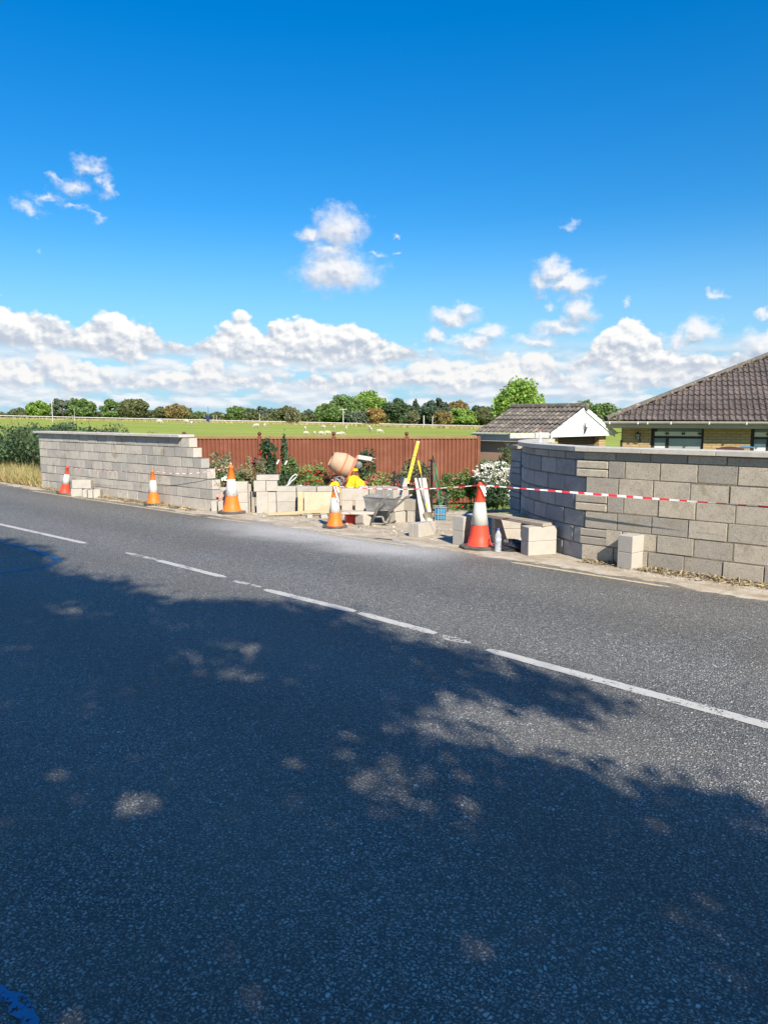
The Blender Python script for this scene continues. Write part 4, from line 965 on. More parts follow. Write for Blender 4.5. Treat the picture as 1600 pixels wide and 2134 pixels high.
# ---------------------------------------------------------------- tiled roofs
def tiled(name, O, e, f, pitch, runs, gauge, roll, m_, parent, amp=.040, lift=.034):
    """O eave corner, e along the eave, f horizontal inward; runs(k)->(start,end) along e for course k"""
    up = ZV; sl = math.cos(pitch); sh = math.sin(pitch); mb = MB(); nrm = (up*sl-f*sh).normalized(); slope = (f*sl+up*sh).normalized()
    k = 0
    while True:
        rr_ = runs(k)
        if rr_ is None: break
        s0, s1 = rr_; per = 6; cnt = max(2, int((s1-s0)/roll*per)); o = len(mb.v)
        for i in range(cnt+1):
            x = s0+(s1-s0)*i/cnt; ph = (x/roll) % 1.0
            hgt = amp*max(0, math.sin(math.pi*ph/.55)) if ph < .55 else 0.0
            jz = .006*math.sin(x*1.3+k*2.1)
            b0 = O+e*x+slope*(k*gauge-.03)+nrm*(hgt+lift+jz); b1 = O+e*x+slope*((k+1)*gauge)+nrm*(hgt*.9+.002+jz)
            mb.v += [tuple(b0-nrm*.022), tuple(b0), tuple(b1)]
        for i in range(cnt):
            a_ = o+i*3; mb.f += [(a_, a_+3, a_+4, a_+1), (a_+1, a_+4, a_+5, a_+2)]; mb.m += [0, 0]
        k += 1
    return mb
# house
e = Vector((math.cos(R(-22)), math.sin(R(-22)), 0)); f = Vector((-e.y, e.x, 0)); O = P(1262, 876, 21.0); TP = math.atan(.45)
hs_ = thing('bungalow', 'yellow brick bungalow with a hipped dark tile roof at the right edge', 'house', (O.x, O.y, -.5))
run_h = 5.4; ga = .345
def hruns(k):
    r_ = k*ga*math.cos(TP)
    if r_ > run_h: return None
    return (r_+.02, 11.5)
mb = tiled('roof', O, e, f, TP, hruns, ga, .15, 'tile', hs_); rf = local(hs_, mb).build('roof', M['tile'], hs_)
mb = tiled('roof', O+f*10.8, -f, e, TP, lambda k: None if k*ga*math.cos(TP) > run_h else (k*ga*math.cos(TP), 10.8-k*ga*math.cos(TP)), ga, .15, 'tile', hs_); local(hs_, mb).build('roof', M['tile'], hs_)
tt = math.tan(TP); B0 = O+f*10.8; ap = O+e*run_h+f*run_h+ZV*run_h*tt; ap2 = O+e*11.5+f*run_h+ZV*run_h*tt
mb = MB(); mb.quad(B0-ZV*.02, ap-ZV*.02, ap2-ZV*.02, B0+e*11.5-ZV*.02); mb.quad(O-ZV*.03, O+e*11.5-ZV*.03, B0+e*11.5-ZV*.03, B0-ZV*.03); local(hs_, mb).build('soffit', M['fascia'], hs_)
mb = MB(); n = 17
for i in range(n):
    a = (O+(ap-O)*(i/n)); b = (O+(ap-O)*((i+1.12)/n)); mb.tube([a+ZV*.035, b+ZV*.05], [.095, .08], 10, cap=True)
for i in range(18): mb.tube([ap+(ap2-ap)*(i/18)+ZV*.035, ap+(ap2-ap)*((i+1.1)/18)+ZV*.045], [.1, .09], 10)
local(hs_, mb).build('hip_tiles', M['ridge'], rf)
mb = MB(); gp = O-f*.10-ZV*.035-e*.05; prf = [(.06*math.cos(a), .06*math.sin(a)) for a in np.linspace(math.pi, 2*math.pi, 9)]
for (a0, a1), (b0, b1) in zip(prf[:-1], prf[1:]):
    mb.quad(gp+f*a0+ZV*a1, gp+f*a0+ZV*a1+e*11.5, gp+f*b0+ZV*b1+e*11.5, gp+f*b0+ZV*b1)
mb.box(gp-f*.064+ZV*(-.012), e*11.5, f*.008, ZV*.02)
gut = local(hs_, mb).build('gutter', M['gutter'], hs_)
for s_ in (.15, .9, 1.15, 1.75, 2.7, 3.6, 4.5):
    mb = MB(); mb.box(gp+e*s_-f*.072-ZV*.068, e*.03, f*.14, ZV*.074); local(hs_, mb).build('gutter_bracket', M['upvc'], gut)
mb = MB(); mb.box(O-f*.02+e*.02-ZV*.20, e*11.4, f*.025, ZV*.17); mb.box(O+e*.02+f*.006-ZV*.215, e*11.4, f*.42, ZV*.013); mb.box(O+f*.006+e*.0-ZV*.20, e*.02, f*10.5, ZV*.17); local(hs_, mb).build('fascia', M['fascia'], hs_)
W0 = O+f*.40+e*.40
def onwall(px, py):
    d = Vector(pray(px, py)); c0 = Vector((0, 0, H)); t_ = (W0-c0).dot(f)/d.dot(f); return c0+d*t_
def ws(px): return (onwall(px, 900)-W0).dot(e)
zt_ = O.z-.2; zb_ = -.55
def wz(py, px): return onwall(px, py).z
w1 = (ws(1356), ws(1466)); w2 = (ws(1564), ws(1564)+1.6); wh = (wz(893, 1400), .62)
wb_ = .55; mb = MB()
def wallbox(s0, s1, z0, z1): mb.box(Vector((W0.x, W0.y, z0))+e*s0, e*(s1-s0), f*.25, ZV*(z1-z0))
wallbox(0, w1[0], zb_, zt_); wallbox(w1[1], w2[0], zb_, zt_); wallbox(w2[1], 10.6, zb_, zt_); wallbox(w1[0], w1[1], zb_, wb_); wallbox(w2[0], w2[1], zb_, wb_)
mb.box(Vector((W0.x, W0.y, zb_))+f*.25, e*.25, f*9.4, ZV*(zt_-zb_))
local(hs_, mb).build('brick_wall', M['brick'], hs_)
for wi, (s0, s1) in enumerate((w1, w2)):
    base_ = Vector((W0.x, W0.y, 0))+f*.06; fr = MB(); z0, z1 = wb_, zt_; tz = wz(911, 1400)
    def bar(a, b, c, d_): fr.box(base_+e*a+ZV*c, e*(b-a), f*.06, ZV*(d_-c), bev=.004)
    bar(s0, s0+.09, z0, z1); bar(s1-.05, s1, z0, z1); bar(s0+.09, s1-.05, tz-.035, tz+.025); bar(s0+.09, s1-.05, z0, z0+.06); bar(s0+.09, s1-.05, z1-.03, z1)
    cm = s0+.40; bar(cm, cm+.07, z0+.06, tz-.035)
    wn = local(hs_, fr).build('window', M['wood_dark'], hs_)
    mb = MB(); mb.box(base_+e*(s0+.05)+f*.03+ZV*(z0+.03), e*(s1-s0-.08), f*.012, ZV*(z1-z0-.05)); local(hs_, mb).build('glass', M['pane'], wn)
    mb = MB(); mb.box(base_+e*(cm+.075)+f*.022+ZV*(z0+.065), e*(s1-cm-.13), f*.006, ZV*(tz-.04-z0-.065)); local(hs_, mb).build('blind', M['curtain'], wn)
    mb = MB(); mb.box(base_+e*(s0+.095)+f*.022+ZV*(tz+.03), e*(s1-s0-.16), f*.006, ZV*(.12)); mb.box(base_+e*(s0+.10)+f*.022+ZV*(z0+.08), e*(.28), f*.006, ZV*(tz-.16-z0-.08)); local(hs_, mb).build('net_curtain', M['upvc'], wn)
    for q in range(3):
        mb = MB(); c_ = base_+e*(s0+.42+q*.42)+f*.014+ZV*(tz+.10); vs = []
        for k in range(12):
            rr_ = .085 if k % 2 == 0 else .035; vs.append(c_+e*rr_*math.cos(k*math.pi/6)+ZV*rr_*.7*math.sin(k*math.pi/6))
        vs2 = [v-f*.004 for v in vs]; mb.add(vs2, [tuple(range(12))]); mb.add(vs, [tuple(range(12))[::-1]])
        for k in range(12): mb.quad(vs2[k], vs[k], vs[(k+1) % 12], vs2[(k+1) % 12])
        local(hs_, mb).build('star_decoration', M['leaf_shrub_dark'], wn)
# wall lantern
c_ = onwall(1329, 908)-f*.10; t = tag(bpy.data.objects.new('lantern', None)); C.objects.link(t); t.parent = hs_; t.location = c_-hs_.location
mb = MB(); mb.lathe([(.0, .13), (.02, .10), (.075, .06), (.08, .05)], 6); mb.lathe([(.03, -.10), (.045, -.085)], 6)
for k in range(6):
    a = k*math.pi/3; mb.tube([(.07*math.cos(a), .07*math.sin(a), .05), (.04*math.cos(a), .04*math.sin(a), -.09)], .006, 4)
mb.tube([(0, 0, -.10), (.03, 0, -.15), tuple(f*.05+Vector((.06, 0, -.16))), tuple(f*.10+Vector((.06, 0, -.14)))], .012, 6); mb.tube([tuple(f*.10+Vector((.06, 0, -.20))), tuple(f*.10+Vector((.06, 0, -.08)))], .03, 8)
mb.build('lantern_frame', M['black'], t)
mb = MB(); mb.lathe([(.066, .05), (.036, -.085)], 6); mb.build('lantern_glass', M['pane'], t)
mb = MB(); q = onwall(1366, 896)-f*.08; mb.lathe([(0, -.05), (.04, -.035), (.05, 0), (.05, .03)], 12, q); local(hs_, mb).build('camera_dome', M['black'], hs_, True)
mb = MB(); mb.box(Vector((W0.x, W0.y, zb_))-f*.04-e*.02, e*.06, f*.06, ZV*(wz(917, 1292)-zb_)); local(hs_, mb).build('downpipe', M['wood_dark'], hs_)
# bench and blue lid in front of house
bq = onwall(1516, 935)-f*.9; t = thing('garden_bench', 'dark brown bench with an arched back against the brick wall', 'bench', (bq.x, bq.y, -.45))
mb = MB(); bt_ = P(1516, 929, bq.y).z; n = 14; wdb = .33
for i in range(n+1):
    s_ = -wdb+2*wdb*i/n; zz = bt_-.02-.06*abs(s_/wdb)**2.2+(.03 if abs(s_) > .29 else 0)
    for dz in (zz, .8):
        for dy in (0, .03): p_ = bq+e*s_+f*dy; mb.v.append((p_.x, p_.y, dz))
for i in range(n):
    a_ = i*4; b_ = a_+4; mb.f += [(a_, b_, b_+1, a_+1), (a_, a_+2, b_+2, b_), (a_+1, b_+1, b_+3, a_+3), (a_+2, a_+3, b_+3, b_+2)]
mb.f += [(0, 1, 3, 2), (n*4, n*4+2, n*4+3, n*4+1)]; mb.m = [0]*len(mb.f); local(t, mb).build('backrest', M['bench'], t)
mb = MB(); p_ = bq-e*wdb-f*.45; mb.box((p_.x, p_.y, -.02), e*2*wdb, f*.42, ZV*.04, bev=.005); local(t, mb).build('seat', M['bench'], t)
for a_ in (-wdb, wdb-.05):
    for b_ in (-.42, -.03): mb = MB(); p_ = bq+e*a_+f*b_; mb.box((p_.x, p_.y, -.47), e*.05, f*.05, ZV*(.449 if b_ < -.1 else 1.3)); local(t, mb).build('leg', M['bench'], t)
q = un(-2.5, 9.22, zc+.062); q = P(1549, 944, 9.35); q.z = zc+.064
mb = MB(); mb.box((0, 0, 0), U*.165, N*.07, ZV*.014, bev=.004); mb.box(U*.02+N*.02+ZV*.0142, U*.12, N*.03, ZV*.006, bev=.002)
tag(mb.build('blue_tray', M['blue'], loc=q-U*.06), 'small bright blue plastic float lying on the right wall coping', 'float')

# garage
GK = .87; g0 = Vector((4.93, 22, 0))*GK; gv = Vector((.73, .69, 0)).normalized()*3.62*GK; ze = H-.50*GK; zr_ = H+.31*GK
gt_ = thing('garage', 'small garage with white boarded gable and grey tile roof behind the curved wall', 'garage', (g0.x, g0.y, -.5))
ge_ = gv.normalized(); gs = Vector((-ge_.y, ge_.x, 0)); sl_ = 2.76*GK
hw = 1.81*GK; pit = math.atan((zr_-ze)/hw); ga2 = .27; ncs = int(hw/math.cos(pit)/ga2)+1
mb = tiled('roof', Vector((g0.x, g0.y, ze))+gs*sl_, -gs, ge_, pit, lambda k: None if k >= ncs-1 and k*ga2*math.cos(pit) > hw-.15 else (-.05, sl_+.05), ga2, .15, '', gt_)
rf = local(gt_, mb).build('roof', M['tile_grey'], gt_)
mb = tiled('roof', Vector((g0.x, g0.y, ze))+gv, gs, -ge_, pit, lambda k: None if k*ga2*math.cos(pit) > hw-.15 else (-.05, sl_+.05), ga2, .15, '', gt_)
local(gt_, mb).build('roof', M['tile_grey'], gt_)
rp = Vector((g0.x, g0.y, zr_))+ge_*hw-gs*.08; mb = MB()
for i in range(8): mb.tube([rp+gs*(i*.31)+ZV*.0, rp+gs*(i*.31+.35)+ZV*.012], [.10, .09], 10)
local(gt_, mb).build('ridge_tiles', M['ridge'], rf)
mb = MB(); G0 = Vector((g0.x, g0.y, 0)); i0 = G0+ge_*.22+gs*.15
op0 = .56
def gw(a, b, z0, z1): mb.box(G0+ge_*a+gs*.15+ZV*z0, ge_*(b-a), gs*.2, ZV*(z1-z0))
gw(.16, op0, -.5, ze-.08); local(gt_, mb).build('brick_pier', M['brick'], gt_); mb = MB(); gw(2.62, 2.98, -.5, ze-.08); local(gt_, mb).build('brick_pier', M['brick'], gt_)
mb = MB(); mb.box(G0+ge_*.16+gs*.352+ZV*-.5, ge_*.2, gs*(sl_-.4), ZV*(ze+.38)); mb.box(G0+ge_*2.78+gs*.352+ZV*-.5, ge_*.2, gs*(sl_-.4), ZV*(ze+.38)); mb.box(G0+ge_*.163+gs*(sl_-.1)+ZV*-.5, ge_*2.81, gs*.2, ZV*(ze+.38)); local(gt_, mb).build('rendered_wall', M['render'], gt_)
mb = MB(); mb.box(G0+ge_*op0+gs*.30-ZV*.5, ge_*(2.62-op0), gs*.04, ZV*(ze+.42)); dr = local(gt_, mb).build('door', M['door_dark'], gt_)
for zz in (1.16, 1.22): mb = MB(); mb.box(G0+ge_*(op0+.02)+gs*.285+ZV*(zz+.06), ge_*(2.58-op0), gs*.012, ZV*.022); local(gt_, mb).build('door_rail', M['fence'], dr)
mb = MB(); zA = zr_-.06; a0 = G0+ge_*.0+ZV*(ze-.1); a1 = G0+gv+ZV*(ze-.1); ac = G0+ge_*hw+ZV*zA
vs = [a0, a1, G0+gv+ZV*(ze-.0), ac, G0+ZV*(ze-.0)]; v2 = [v+gs*.06 for v in vs]; mb.add(vs+v2, [(0, 1, 2, 3, 4), (9, 8, 7, 6, 5)]+[(i, i+5, (i+1) % 5+5, (i+1) % 5) for i in range(5)])
gb_ = local(gt_, mb).build('gable_boarding', M['upvc'], gt_)
for sg in (0, 1):
    mb = MB(); a = G0+(gv if sg else Vector())+(ge_*(.02 if sg else -.02))+ZV*(ze-.14)-gs*.03; b = G0+ge_*hw+ZV*(zr_-.13)-gs*.03; d = b-a
    mb.add([a, b, b+ZV*.13, a+ZV*.17, a+gs*.028, b+gs*.028, b+ZV*.13+gs*.028, a+ZV*.17+gs*.028], [(0, 1, 2, 3), (7, 6, 5, 4), (0, 4, 5, 1), (1, 5, 6, 2), (2, 6, 7, 3), (3, 7, 4, 0)]); local(gt_, mb).build('bargeboard', M['upvc'], gt_)
# flying bird ornament on the gable
mb = MB(); c_ = G0+ge_*hw+ZV*(ze+.12)-gs*.045
for pts in ([(-.13, .06), (-.02, .0), (.10, .05), (.02, -.03)], [(-.06, -.16), (-.03, .0), (.03, .03), (.02, -.06)], [(-.05, .0), (-.07, .14), (-.045, .14), (-.01, .02)]):
    vs = [c_+ge_*x+ZV*z for x, z in pts]; v2 = [v-gs*.012 for v in vs]; mb.add(vs+v2, [(3, 2, 1, 0), (4, 5, 6, 7)]+[(i, (i+1) % 4, (i+1) % 4+4, i+4) for i in range(4)])
local(gt_, mb).build('bird_ornament', M['black'], gt_)
mb = MB(); mb.box(G0-ge_*.09+ZV*(ze-.06)-gs*.0, ge_*.09, gs*(sl_+.15), ZV*.055, bev=.015); mb.box(G0+ge_*.0+ZV*(ze-.24)+gs*.06, ge_*.22, gs*(sl_), ZV*.17); local(gt_, mb).build('gutter', M['gutter'], gt_)
mb = MB(); q = G0+gv+ge_*.02-gs*.05+ZV*(ze-.06); mb.box(q, ge_*.12, gs*.07, ZV*.05, bev=.01); local(gt_, mb).build('floodlight', M['upvc'], gt_)

# ---------------------------------------------------------------- plants
def shrub(px, ytop, ybot, w_, Y, leaf, label, n=900, ls=.045, flowers=None, fn=0, fs=.03, name='shrub', dep=None, stems=4, group='garden shrubs and flowers', upright=0.0, seed=0, clumps=26, ftop=True):
    top, bot = P(px, ytop, Y), P(px, ybot, Y); r_ = w_/2*Y/FPX; hh = (top.z-bot.z)/2; dep = dep or max(r_*.75, .2)
    t = thing(name, label, 'plant', (top.x, Y, zg(top.x, Y) if bot.z > zg(top.x, Y) else bot.z), group)
    rg = np.random.default_rng(seed+int(px*7+ytop)); c_ = np.array([0, 0, (top.z+bot.z)/2-t.location.z])
    q = crownpts(rg, n, (r_, dep, hh), clumps, .34)+c_
    if upright:
        k = rg.random(n) < .35; q[k, 2] += np.abs(rg.normal(size=k.sum()))*upright
    a, b = leafset(rg, q, ls)
    quads_mesh('foliage', q, a, b, M['leaf_'+leaf], parent=t)
    mb = MB(); zt2 = float(c_[2])
    for k in range(stems):
        a_ = rg.uniform(0, 6.28); mb.tube([(.03*math.cos(a_), .03*math.sin(a_), 0), (r_*.3*math.cos(a_), dep*.3*math.sin(a_), zt2*.6), (r_*.55*math.cos(a_), dep*.5*math.sin(a_), zt2+hh*.4)], [.012, .009, .004], 5)
    mb.build('stem', M['twig'], t)
    if flowers:
        m2 = fn*6; k = rg.integers(0, fn, m2); fc = rdirs(rg, fn); fc[:, 1] = -np.abs(fc[:, 1]) if True else fc[:, 1]
        if ftop: fc[:, 2] = np.abs(fc[:, 2])*.9-.1
        fc = fc*np.array([r_, dep, hh])*(.8+.25*rg.random(fn))[:, None]+c_
        q2 = fc[k]+rg.normal(size=(m2, 3))*fs*.35; a, b = leafset(rg, q2, fs, .5)
        if fn <= 15:
            for j in range(fn):
                if (k == j).any(): quads_mesh('bloom', q2[k == j], a[k == j], b[k == j], M[flowers], parent=t)
        else: tag(quads_mesh('blossom', q2, a, b, M[flowers], parent=t), kind='stuff')
    return t
shrub(460, 946, 1015, 64, 17.2, 'dull', 'feathery olive shrub with small white flowers beside the stepped wall end', 2200, .05, 'fl_white', 60, .03, upright=.05)
shrub(470, 985, 1030, 70, 16.4, 'shrub', 'low green plants with two white blooms behind the tall orange cone', 1500, .05, 'fl_white', 3, .07)
shrub(520, 958, 1022, 62, 17.3, 'dull', 'brownish bushy perennial right of the tall orange cone', 2000, .045, upright=.06)
shrub(556, 918, 1000, 44, 17.9, 'shrub_dark', 'tall dark rose bush with one orange-red bloom against the fence', 1500, .06, 'fl_orange', 2, .07, name='rose_bush', upright=.06)
shrub(534, 950, 985, 24, 17.7, 'purple', 'purple leaved bush left of the tall rose', 400, .05, 'fl_orange', 1, .06, name='rose_bush')
shrub(592, 908, 985, 15, 18.2, 'shrub_dark', 'slim climbing rose stem beside the tall rose bush', 600, .055, name='rose_bush', upright=.1)
shrub(603, 955, 1020, 44, 17.0, 'shrub', 'leafy green plant behind the top of the tallest stack', 1500, .05, upright=.05)
shrub(585, 975, 1025, 60, 16.6, 'shrub_dark', 'dark tangled plants behind the two white label sticks', 1500, .05)
shrub(650, 972, 1022, 84, 17.0, 'fern', 'bright green bed plant with scattered red flowers left of the mixer', 3200, .04, 'fl_red', 46, .025, upright=.06)
shrub(765, 940, 1010, 36, 18.3, 'shrub_dark', 'dark green rounded bush right behind the mixer motor', 1500, .06, upright=.04)
shrub(787, 985, 1030, 70, 17.3, 'fern', 'low green plants with dusty pink flower heads right of the yellow sheet', 2200, .04, 'fl_pink', 70, .03, upright=.04)
shrub(843, 988, 1040, 60, 16.0, 'shrub_dark', 'pink flowered plant behind the smaller iron gate', 1500, .05, 'fl_pink', 60, .045)
shrub(866, 955, 1030, 58, 17.4, 'dull', 'pale green bush seen behind the yellow spirit level', 1900, .06, upright=.05)
shrub(880, 1000, 1062, 60, 15.5, 'olive', 'dull brown-green plants behind the swept top gate', 1700, .05)
shrub(946, 985, 1045, 60, 17.0, 'shrub', 'green shrub with rusty tips right of the green pole', 2200, .045, 'fl_pink', 30, .025, upright=.04)
shrub(982, 975, 1045, 50, 17.3, 'fern', 'yellowish shrub between green shrub and the white rose', 1900, .045, 'fl_red', 3, .08, upright=.05)
shrub(1030, 962, 1012, 88, 16.6, 'shrub', 'large rose bush covered in white blooms left of the curved wall', 2200, .055, 'fl_white', 230, .055, name='rose_bush', ftop=False)
shrub(1030, 1005, 1062, 86, 16.2, 'shrub_dark', 'dark green lower bush under the white roses with a few blooms', 2600, .06, 'fl_white', 9, .05, ftop=False)
shrub(1052, 932, 990, 30, 16.8, 'olive', 'thin climbing rose stems in front of the brown garage wall', 500, .05, name='rose_bush', upright=.1)
shrub(924, 1020, 1082, 26, 14.9, 'grey', 'grey-green spiky plant beside the blue crate', 900, .05, upright=.03)
shrub(960, 1052, 1068, 80, 15.2, 'shrub', 'low edging plants along the lawn right of the crate', 900, .035, 'fl_red', 4, .04)
rgx = random.Random(4)
# white label sticks, white loop hose, planter, small garden bits
for i, (a, b) in enumerate((((581, 958), (577, 967)), ((598, 960), (594, 968)))):
    mb = MB(); p0, p1_ = P(*b, 16.4), P(*a, 16.4); mb.tube([Vector((p0.x-.03, 16.4, -.2)), p0], .008, 6, 1); mb.box(p0-Vector((.015, 0, 0)), (.035, 0, 0), (0, .01, 0), p1_-p0)
    tag(mb.build('plant_label', [M['upvc'], M['twig']]), ('left', 'right')[i]+' one of two white plant label sticks above the dark plants', 'plant label', 'white plant labels')
mb = MB(); mb.tube([P(*q, 15.7) for q in ((600, 1010), (604, 1000), (610, 992), (617, 988), (619, 991), (615, 997), (607, 1003), (602, 1010), (596, 1012))], .014, 6)
tag(mb.build('hose_loop', M['upvc']), 'loop of white hose sticking up behind the wide block stack', 'hose')
heap('crumpled_sheet', [(612, 1018), (618, 1012), (626, 1010), (634, 1013), (645, 1012), (650, 1018)], 15.6, .15, 'sleeve', 'crumpled pale sheet lying behind the wide block stack', 'sheet', 7)
q = G(937, 1047, -.05); t = thing('planter', 'orange-red plastic planter on the lawn left of the white roses', 'planter', q)
mb = MB(); mb.box((0, 0, 0), (.17, 0, 0), (0, .16, 0), (0, 0, .09), bev=.01); mb.build('trough', M['red_plastic'], t); mb = MB(); mb.box((-.012, -.012, .091), (.194, 0, 0), (0, .184, 0), (0, 0, .018), bev=.004); mb.build('rim', M['red_plastic'], t)
mb = MB(); mb.tube([P(1060, 1002, 14.2), P(1068, 970, 14.2)], [.02, .045], 10, 0); mb.tube([P(1068, 970, 14.2), P(1070, 958, 14.2)], [.03, .025], 10, 1)
tag(mb.build('red_tube', [M['mixer_pink'], M['black']]), 'faded red tube standing between white roses and the gate pier', 'tube')
# edging stones of the lawn
for i in range(12):
    px0 = 905+i*13; a = G(px0, 1073-i*.4-(3 if i > 6 else 0)); mb = MB(); mb.box((0, 0, -.02), (.14, .01*((i % 3)-1), 0), (0, .10, 0), (0, 0, .055+.01*(i % 2)), bev=.015)
    o = mb.build('edging_stone', M['stone'], loc=a); tag(o, 'rough tan edging stone in the row along the lawn', 'edging stone', 'edging stones along the lawn')

# hedge, brambles and grass at left
t = thing('hedge', 'dense dark bramble hedge left of the long block wall', 'hedge', G(40, 1000)+N*1.2)
rg = np.random.default_rng(11); n = 15000; cl_ = 90
cc = np.zeros((cl_, 3)); uu = rg.uniform(-29, -20.5, cl_); nn_ = rg.uniform(9.6, 12.5, cl_); zz = rg.uniform(.25, 1.35, cl_)*(1-.28*np.clip((uu+22.5)/2, 0, 1))
cc[:, 0] = U.x*uu+N.x*nn_; cc[:, 1] = U.y*uu+N.y*nn_; cc[:, 2] = zz
k = rg.integers(0, cl_, n); q = cc[k]+rdirs(rg, n)*(rg.random(n)**.4)[:, None]*np.array([.55, .55, .42]); q[:, 2] = np.abs(q[:, 2])
q -= np.array(t.location); a, b = leafset(rg, q, .085); quads_mesh('foliage', q, a, b, M['leaf_hedge'], parent=t)
mb = MB()
for i in range(16):
    u0 = rg.uniform(-27, -20.3); n0 = rg.uniform(9.6, 11.5); b0 = un(u0, n0, 0)-Vector(t.location); a_ = rg.uniform(0, 6.28)
    mb.tube([b0, b0+Vector((.2*math.cos(a_), .2*math.sin(a_), 1.0)), b0+Vector((.6*math.cos(a_), .5*math.sin(a_), 1.5+rg.uniform(0, .35))), b0+Vector((.9*math.cos(a_), .7*math.sin(a_), 1.6))], [.012, .01, .006, .003], 5)
mb.build('stem', M['twig'], t)
def sprays(name, label, pxs, Y, y0, y1, n, leaf, ls=.07, sprd=.35):
    c0 = P(pxs[0], (y0+y1)/2, Y); c1_ = P(pxs[1], (y0+y1)/2, Y); t = thing(name, label, 'bramble', (c0.lerp(c1_, .5).x, Y, zg(c0.x, Y)))
    rg = np.random.default_rng(int(pxs[0])+3); zt2 = P(0, y0, Y).z; zb2 = P(0, y1, Y).z
    xx = rg.uniform(c0.x, c1_.x, 30); kk = rg.integers(0, 30, n); tz = np.interp(xx, np.linspace(c0.x, c1_.x, 6), zb2+(zt2-zb2)*np.array([.3, .55, 1, .6, .75, .3]))
    q = np.stack([xx[kk]+rg.normal(size=n)*.12, Y+rg.normal(size=n)*sprd, zb2-.4+(tz[kk]-zb2+.4)*rg.random(n)**.7], 1)-np.array(t.location)
    a, b = leafset(rg, q, ls); quads_mesh('foliage', q, a, b, M['leaf_'+leaf], parent=t)
    mb = MB()
    for x_, z_ in zip(xx[:12], tz[:12]): mb.tube([(x_-t.location.x, 0, 0), (x_-t.location.x+.1, .1, (z_-t.location.z)*.7), (x_-t.location.x+.25, 0, z_-t.location.z+.05)], [.01, .008, .003], 5)
    mb.build('stem', M['twig'], t)
sprays('bramble', 'straggly dark bramble showing over the coping of the left wall', (95, 200), 21.2, 880, 905, 1400, 'shrub_dark', .07)
sprays('bramble', 'small sprig peeping over the left wall coping near its right end', (285, 312), 20.8, 900, 910, 120, 'shrub_dark', .06)
# dry roadside grass: blades
def blades(name, pos, h_, wd, m_, seed, lean=.4):
    rg = np.random.default_rng(seed); n = len(pos); hh = h_*(.5+rg.random(n))
    d = rg.normal(size=(n, 3))*lean; d[:, 2] = 1; d /= np.linalg.norm(d, axis=1)[:, None]
    b = d*hh[:, None]*.5; a = np.cross(d, rdirs(rg, n)); a /= np.linalg.norm(a, axis=1)[:, None]; a *= wd
    return quads_mesh(name, pos+b*.5, a, b*1.2, M[m_], tri=True)
rg = np.random.default_rng(21); n = 6500; uu = rg.uniform(-30, -20.15, n); nn_ = 8.7+rg.random(n)**1.4*1.7
pos = np.stack([U.x*uu+N.x*nn_, U.y*uu+N.y*nn_, np.zeros(n)], 1); hgt = .12+.40*np.clip((nn_-8.8)/1.0, 0, 1)
o = blades('dry_grass', pos, .42, .012, 'dry', 22, .45); tag(o, 'tall straw coloured dry grass at the foot of the left hedge', 'grass', kind='stuff')
n = 3200; uu = rg.uniform(-30, -20.1, n); nn_ = 8.85+rg.random(n)*1.3; pos = np.stack([U.x*uu+N.x*nn_, U.y*uu+N.y*nn_, np.zeros(n)], 1)
o = blades('verge_grass', pos, .35, .012, 'leaf_fern', 23, .4); tag(o, 'green grass mixed in the dry verge beside the left hedge', 'grass', kind='stuff')
# lawn tufts visible through the gateway
n = 5000; xx = rg.uniform(1.0, 3.2, n); yy = rg.uniform(15.0, 18.5, n); pos = np.stack([xx, yy, np.array([zg(a, b) for a, b in zip(xx, yy)])], 1)
o = blades('lawn_grass', pos, .06, .008, 'leaf_fern', 24, .5); tag(o, 'short sunlit lawn grass in the garden beyond the gateway', 'grass', kind='stuff')
# straw litter and stones along both wall feet
def litter(name, segs, n, size, m_, seed, label, thin=.16):
    rg = np.random.default_rng(seed); P_ = []
    for (u0, u1, n0, n1, k) in segs:
        uu = rg.uniform(u0, u1, int(n*k)); nn_ = n1-(n1-n0)*rg.random(int(n*k))**1.8; P_.append(np.stack([U.x*uu+N.x*nn_, U.y*uu+N.y*nn_, .014+.03*rg.random(int(n*k))**2], 1))
    P_ = np.concatenate(P_); m2 = len(P_); d = rg.normal(size=(m2, 3)); d[:, 2] *= .35; d /= np.linalg.norm(d, axis=1)[:, None]; up = rg.normal(size=(m2, 3))*.4; up[:, 2] += 1
    a = np.cross(d, up); a /= np.linalg.norm(a, axis=1)[:, None]; s_ = size*(.5+rg.random(m2))[:, None]
    o = quads_mesh(name, P_, a*s_*thin, d*s_, M[m_]); tag(o, label, 'litter', kind='stuff'); return o
litter('straw_litter', [(-19.9, -12.9, 8.52, 8.74, .55), (-4.5, 1.5, 8.86, 9.08, .55)], 5200, .05, 'straw', 31, 'dry straw and hedge clippings swept along the foot of both walls')
litter('leaf_litter', [(-19.9, -12.9, 8.45, 8.7, .3), (-3.6, 1.5, 8.75, 9.05, .4), (-10.5, -5.0, 8.9, 11.8, .12)], 1300, .018, 'bark', 32, 'dark crumbs of leaf and soil along the wall feet', .6)
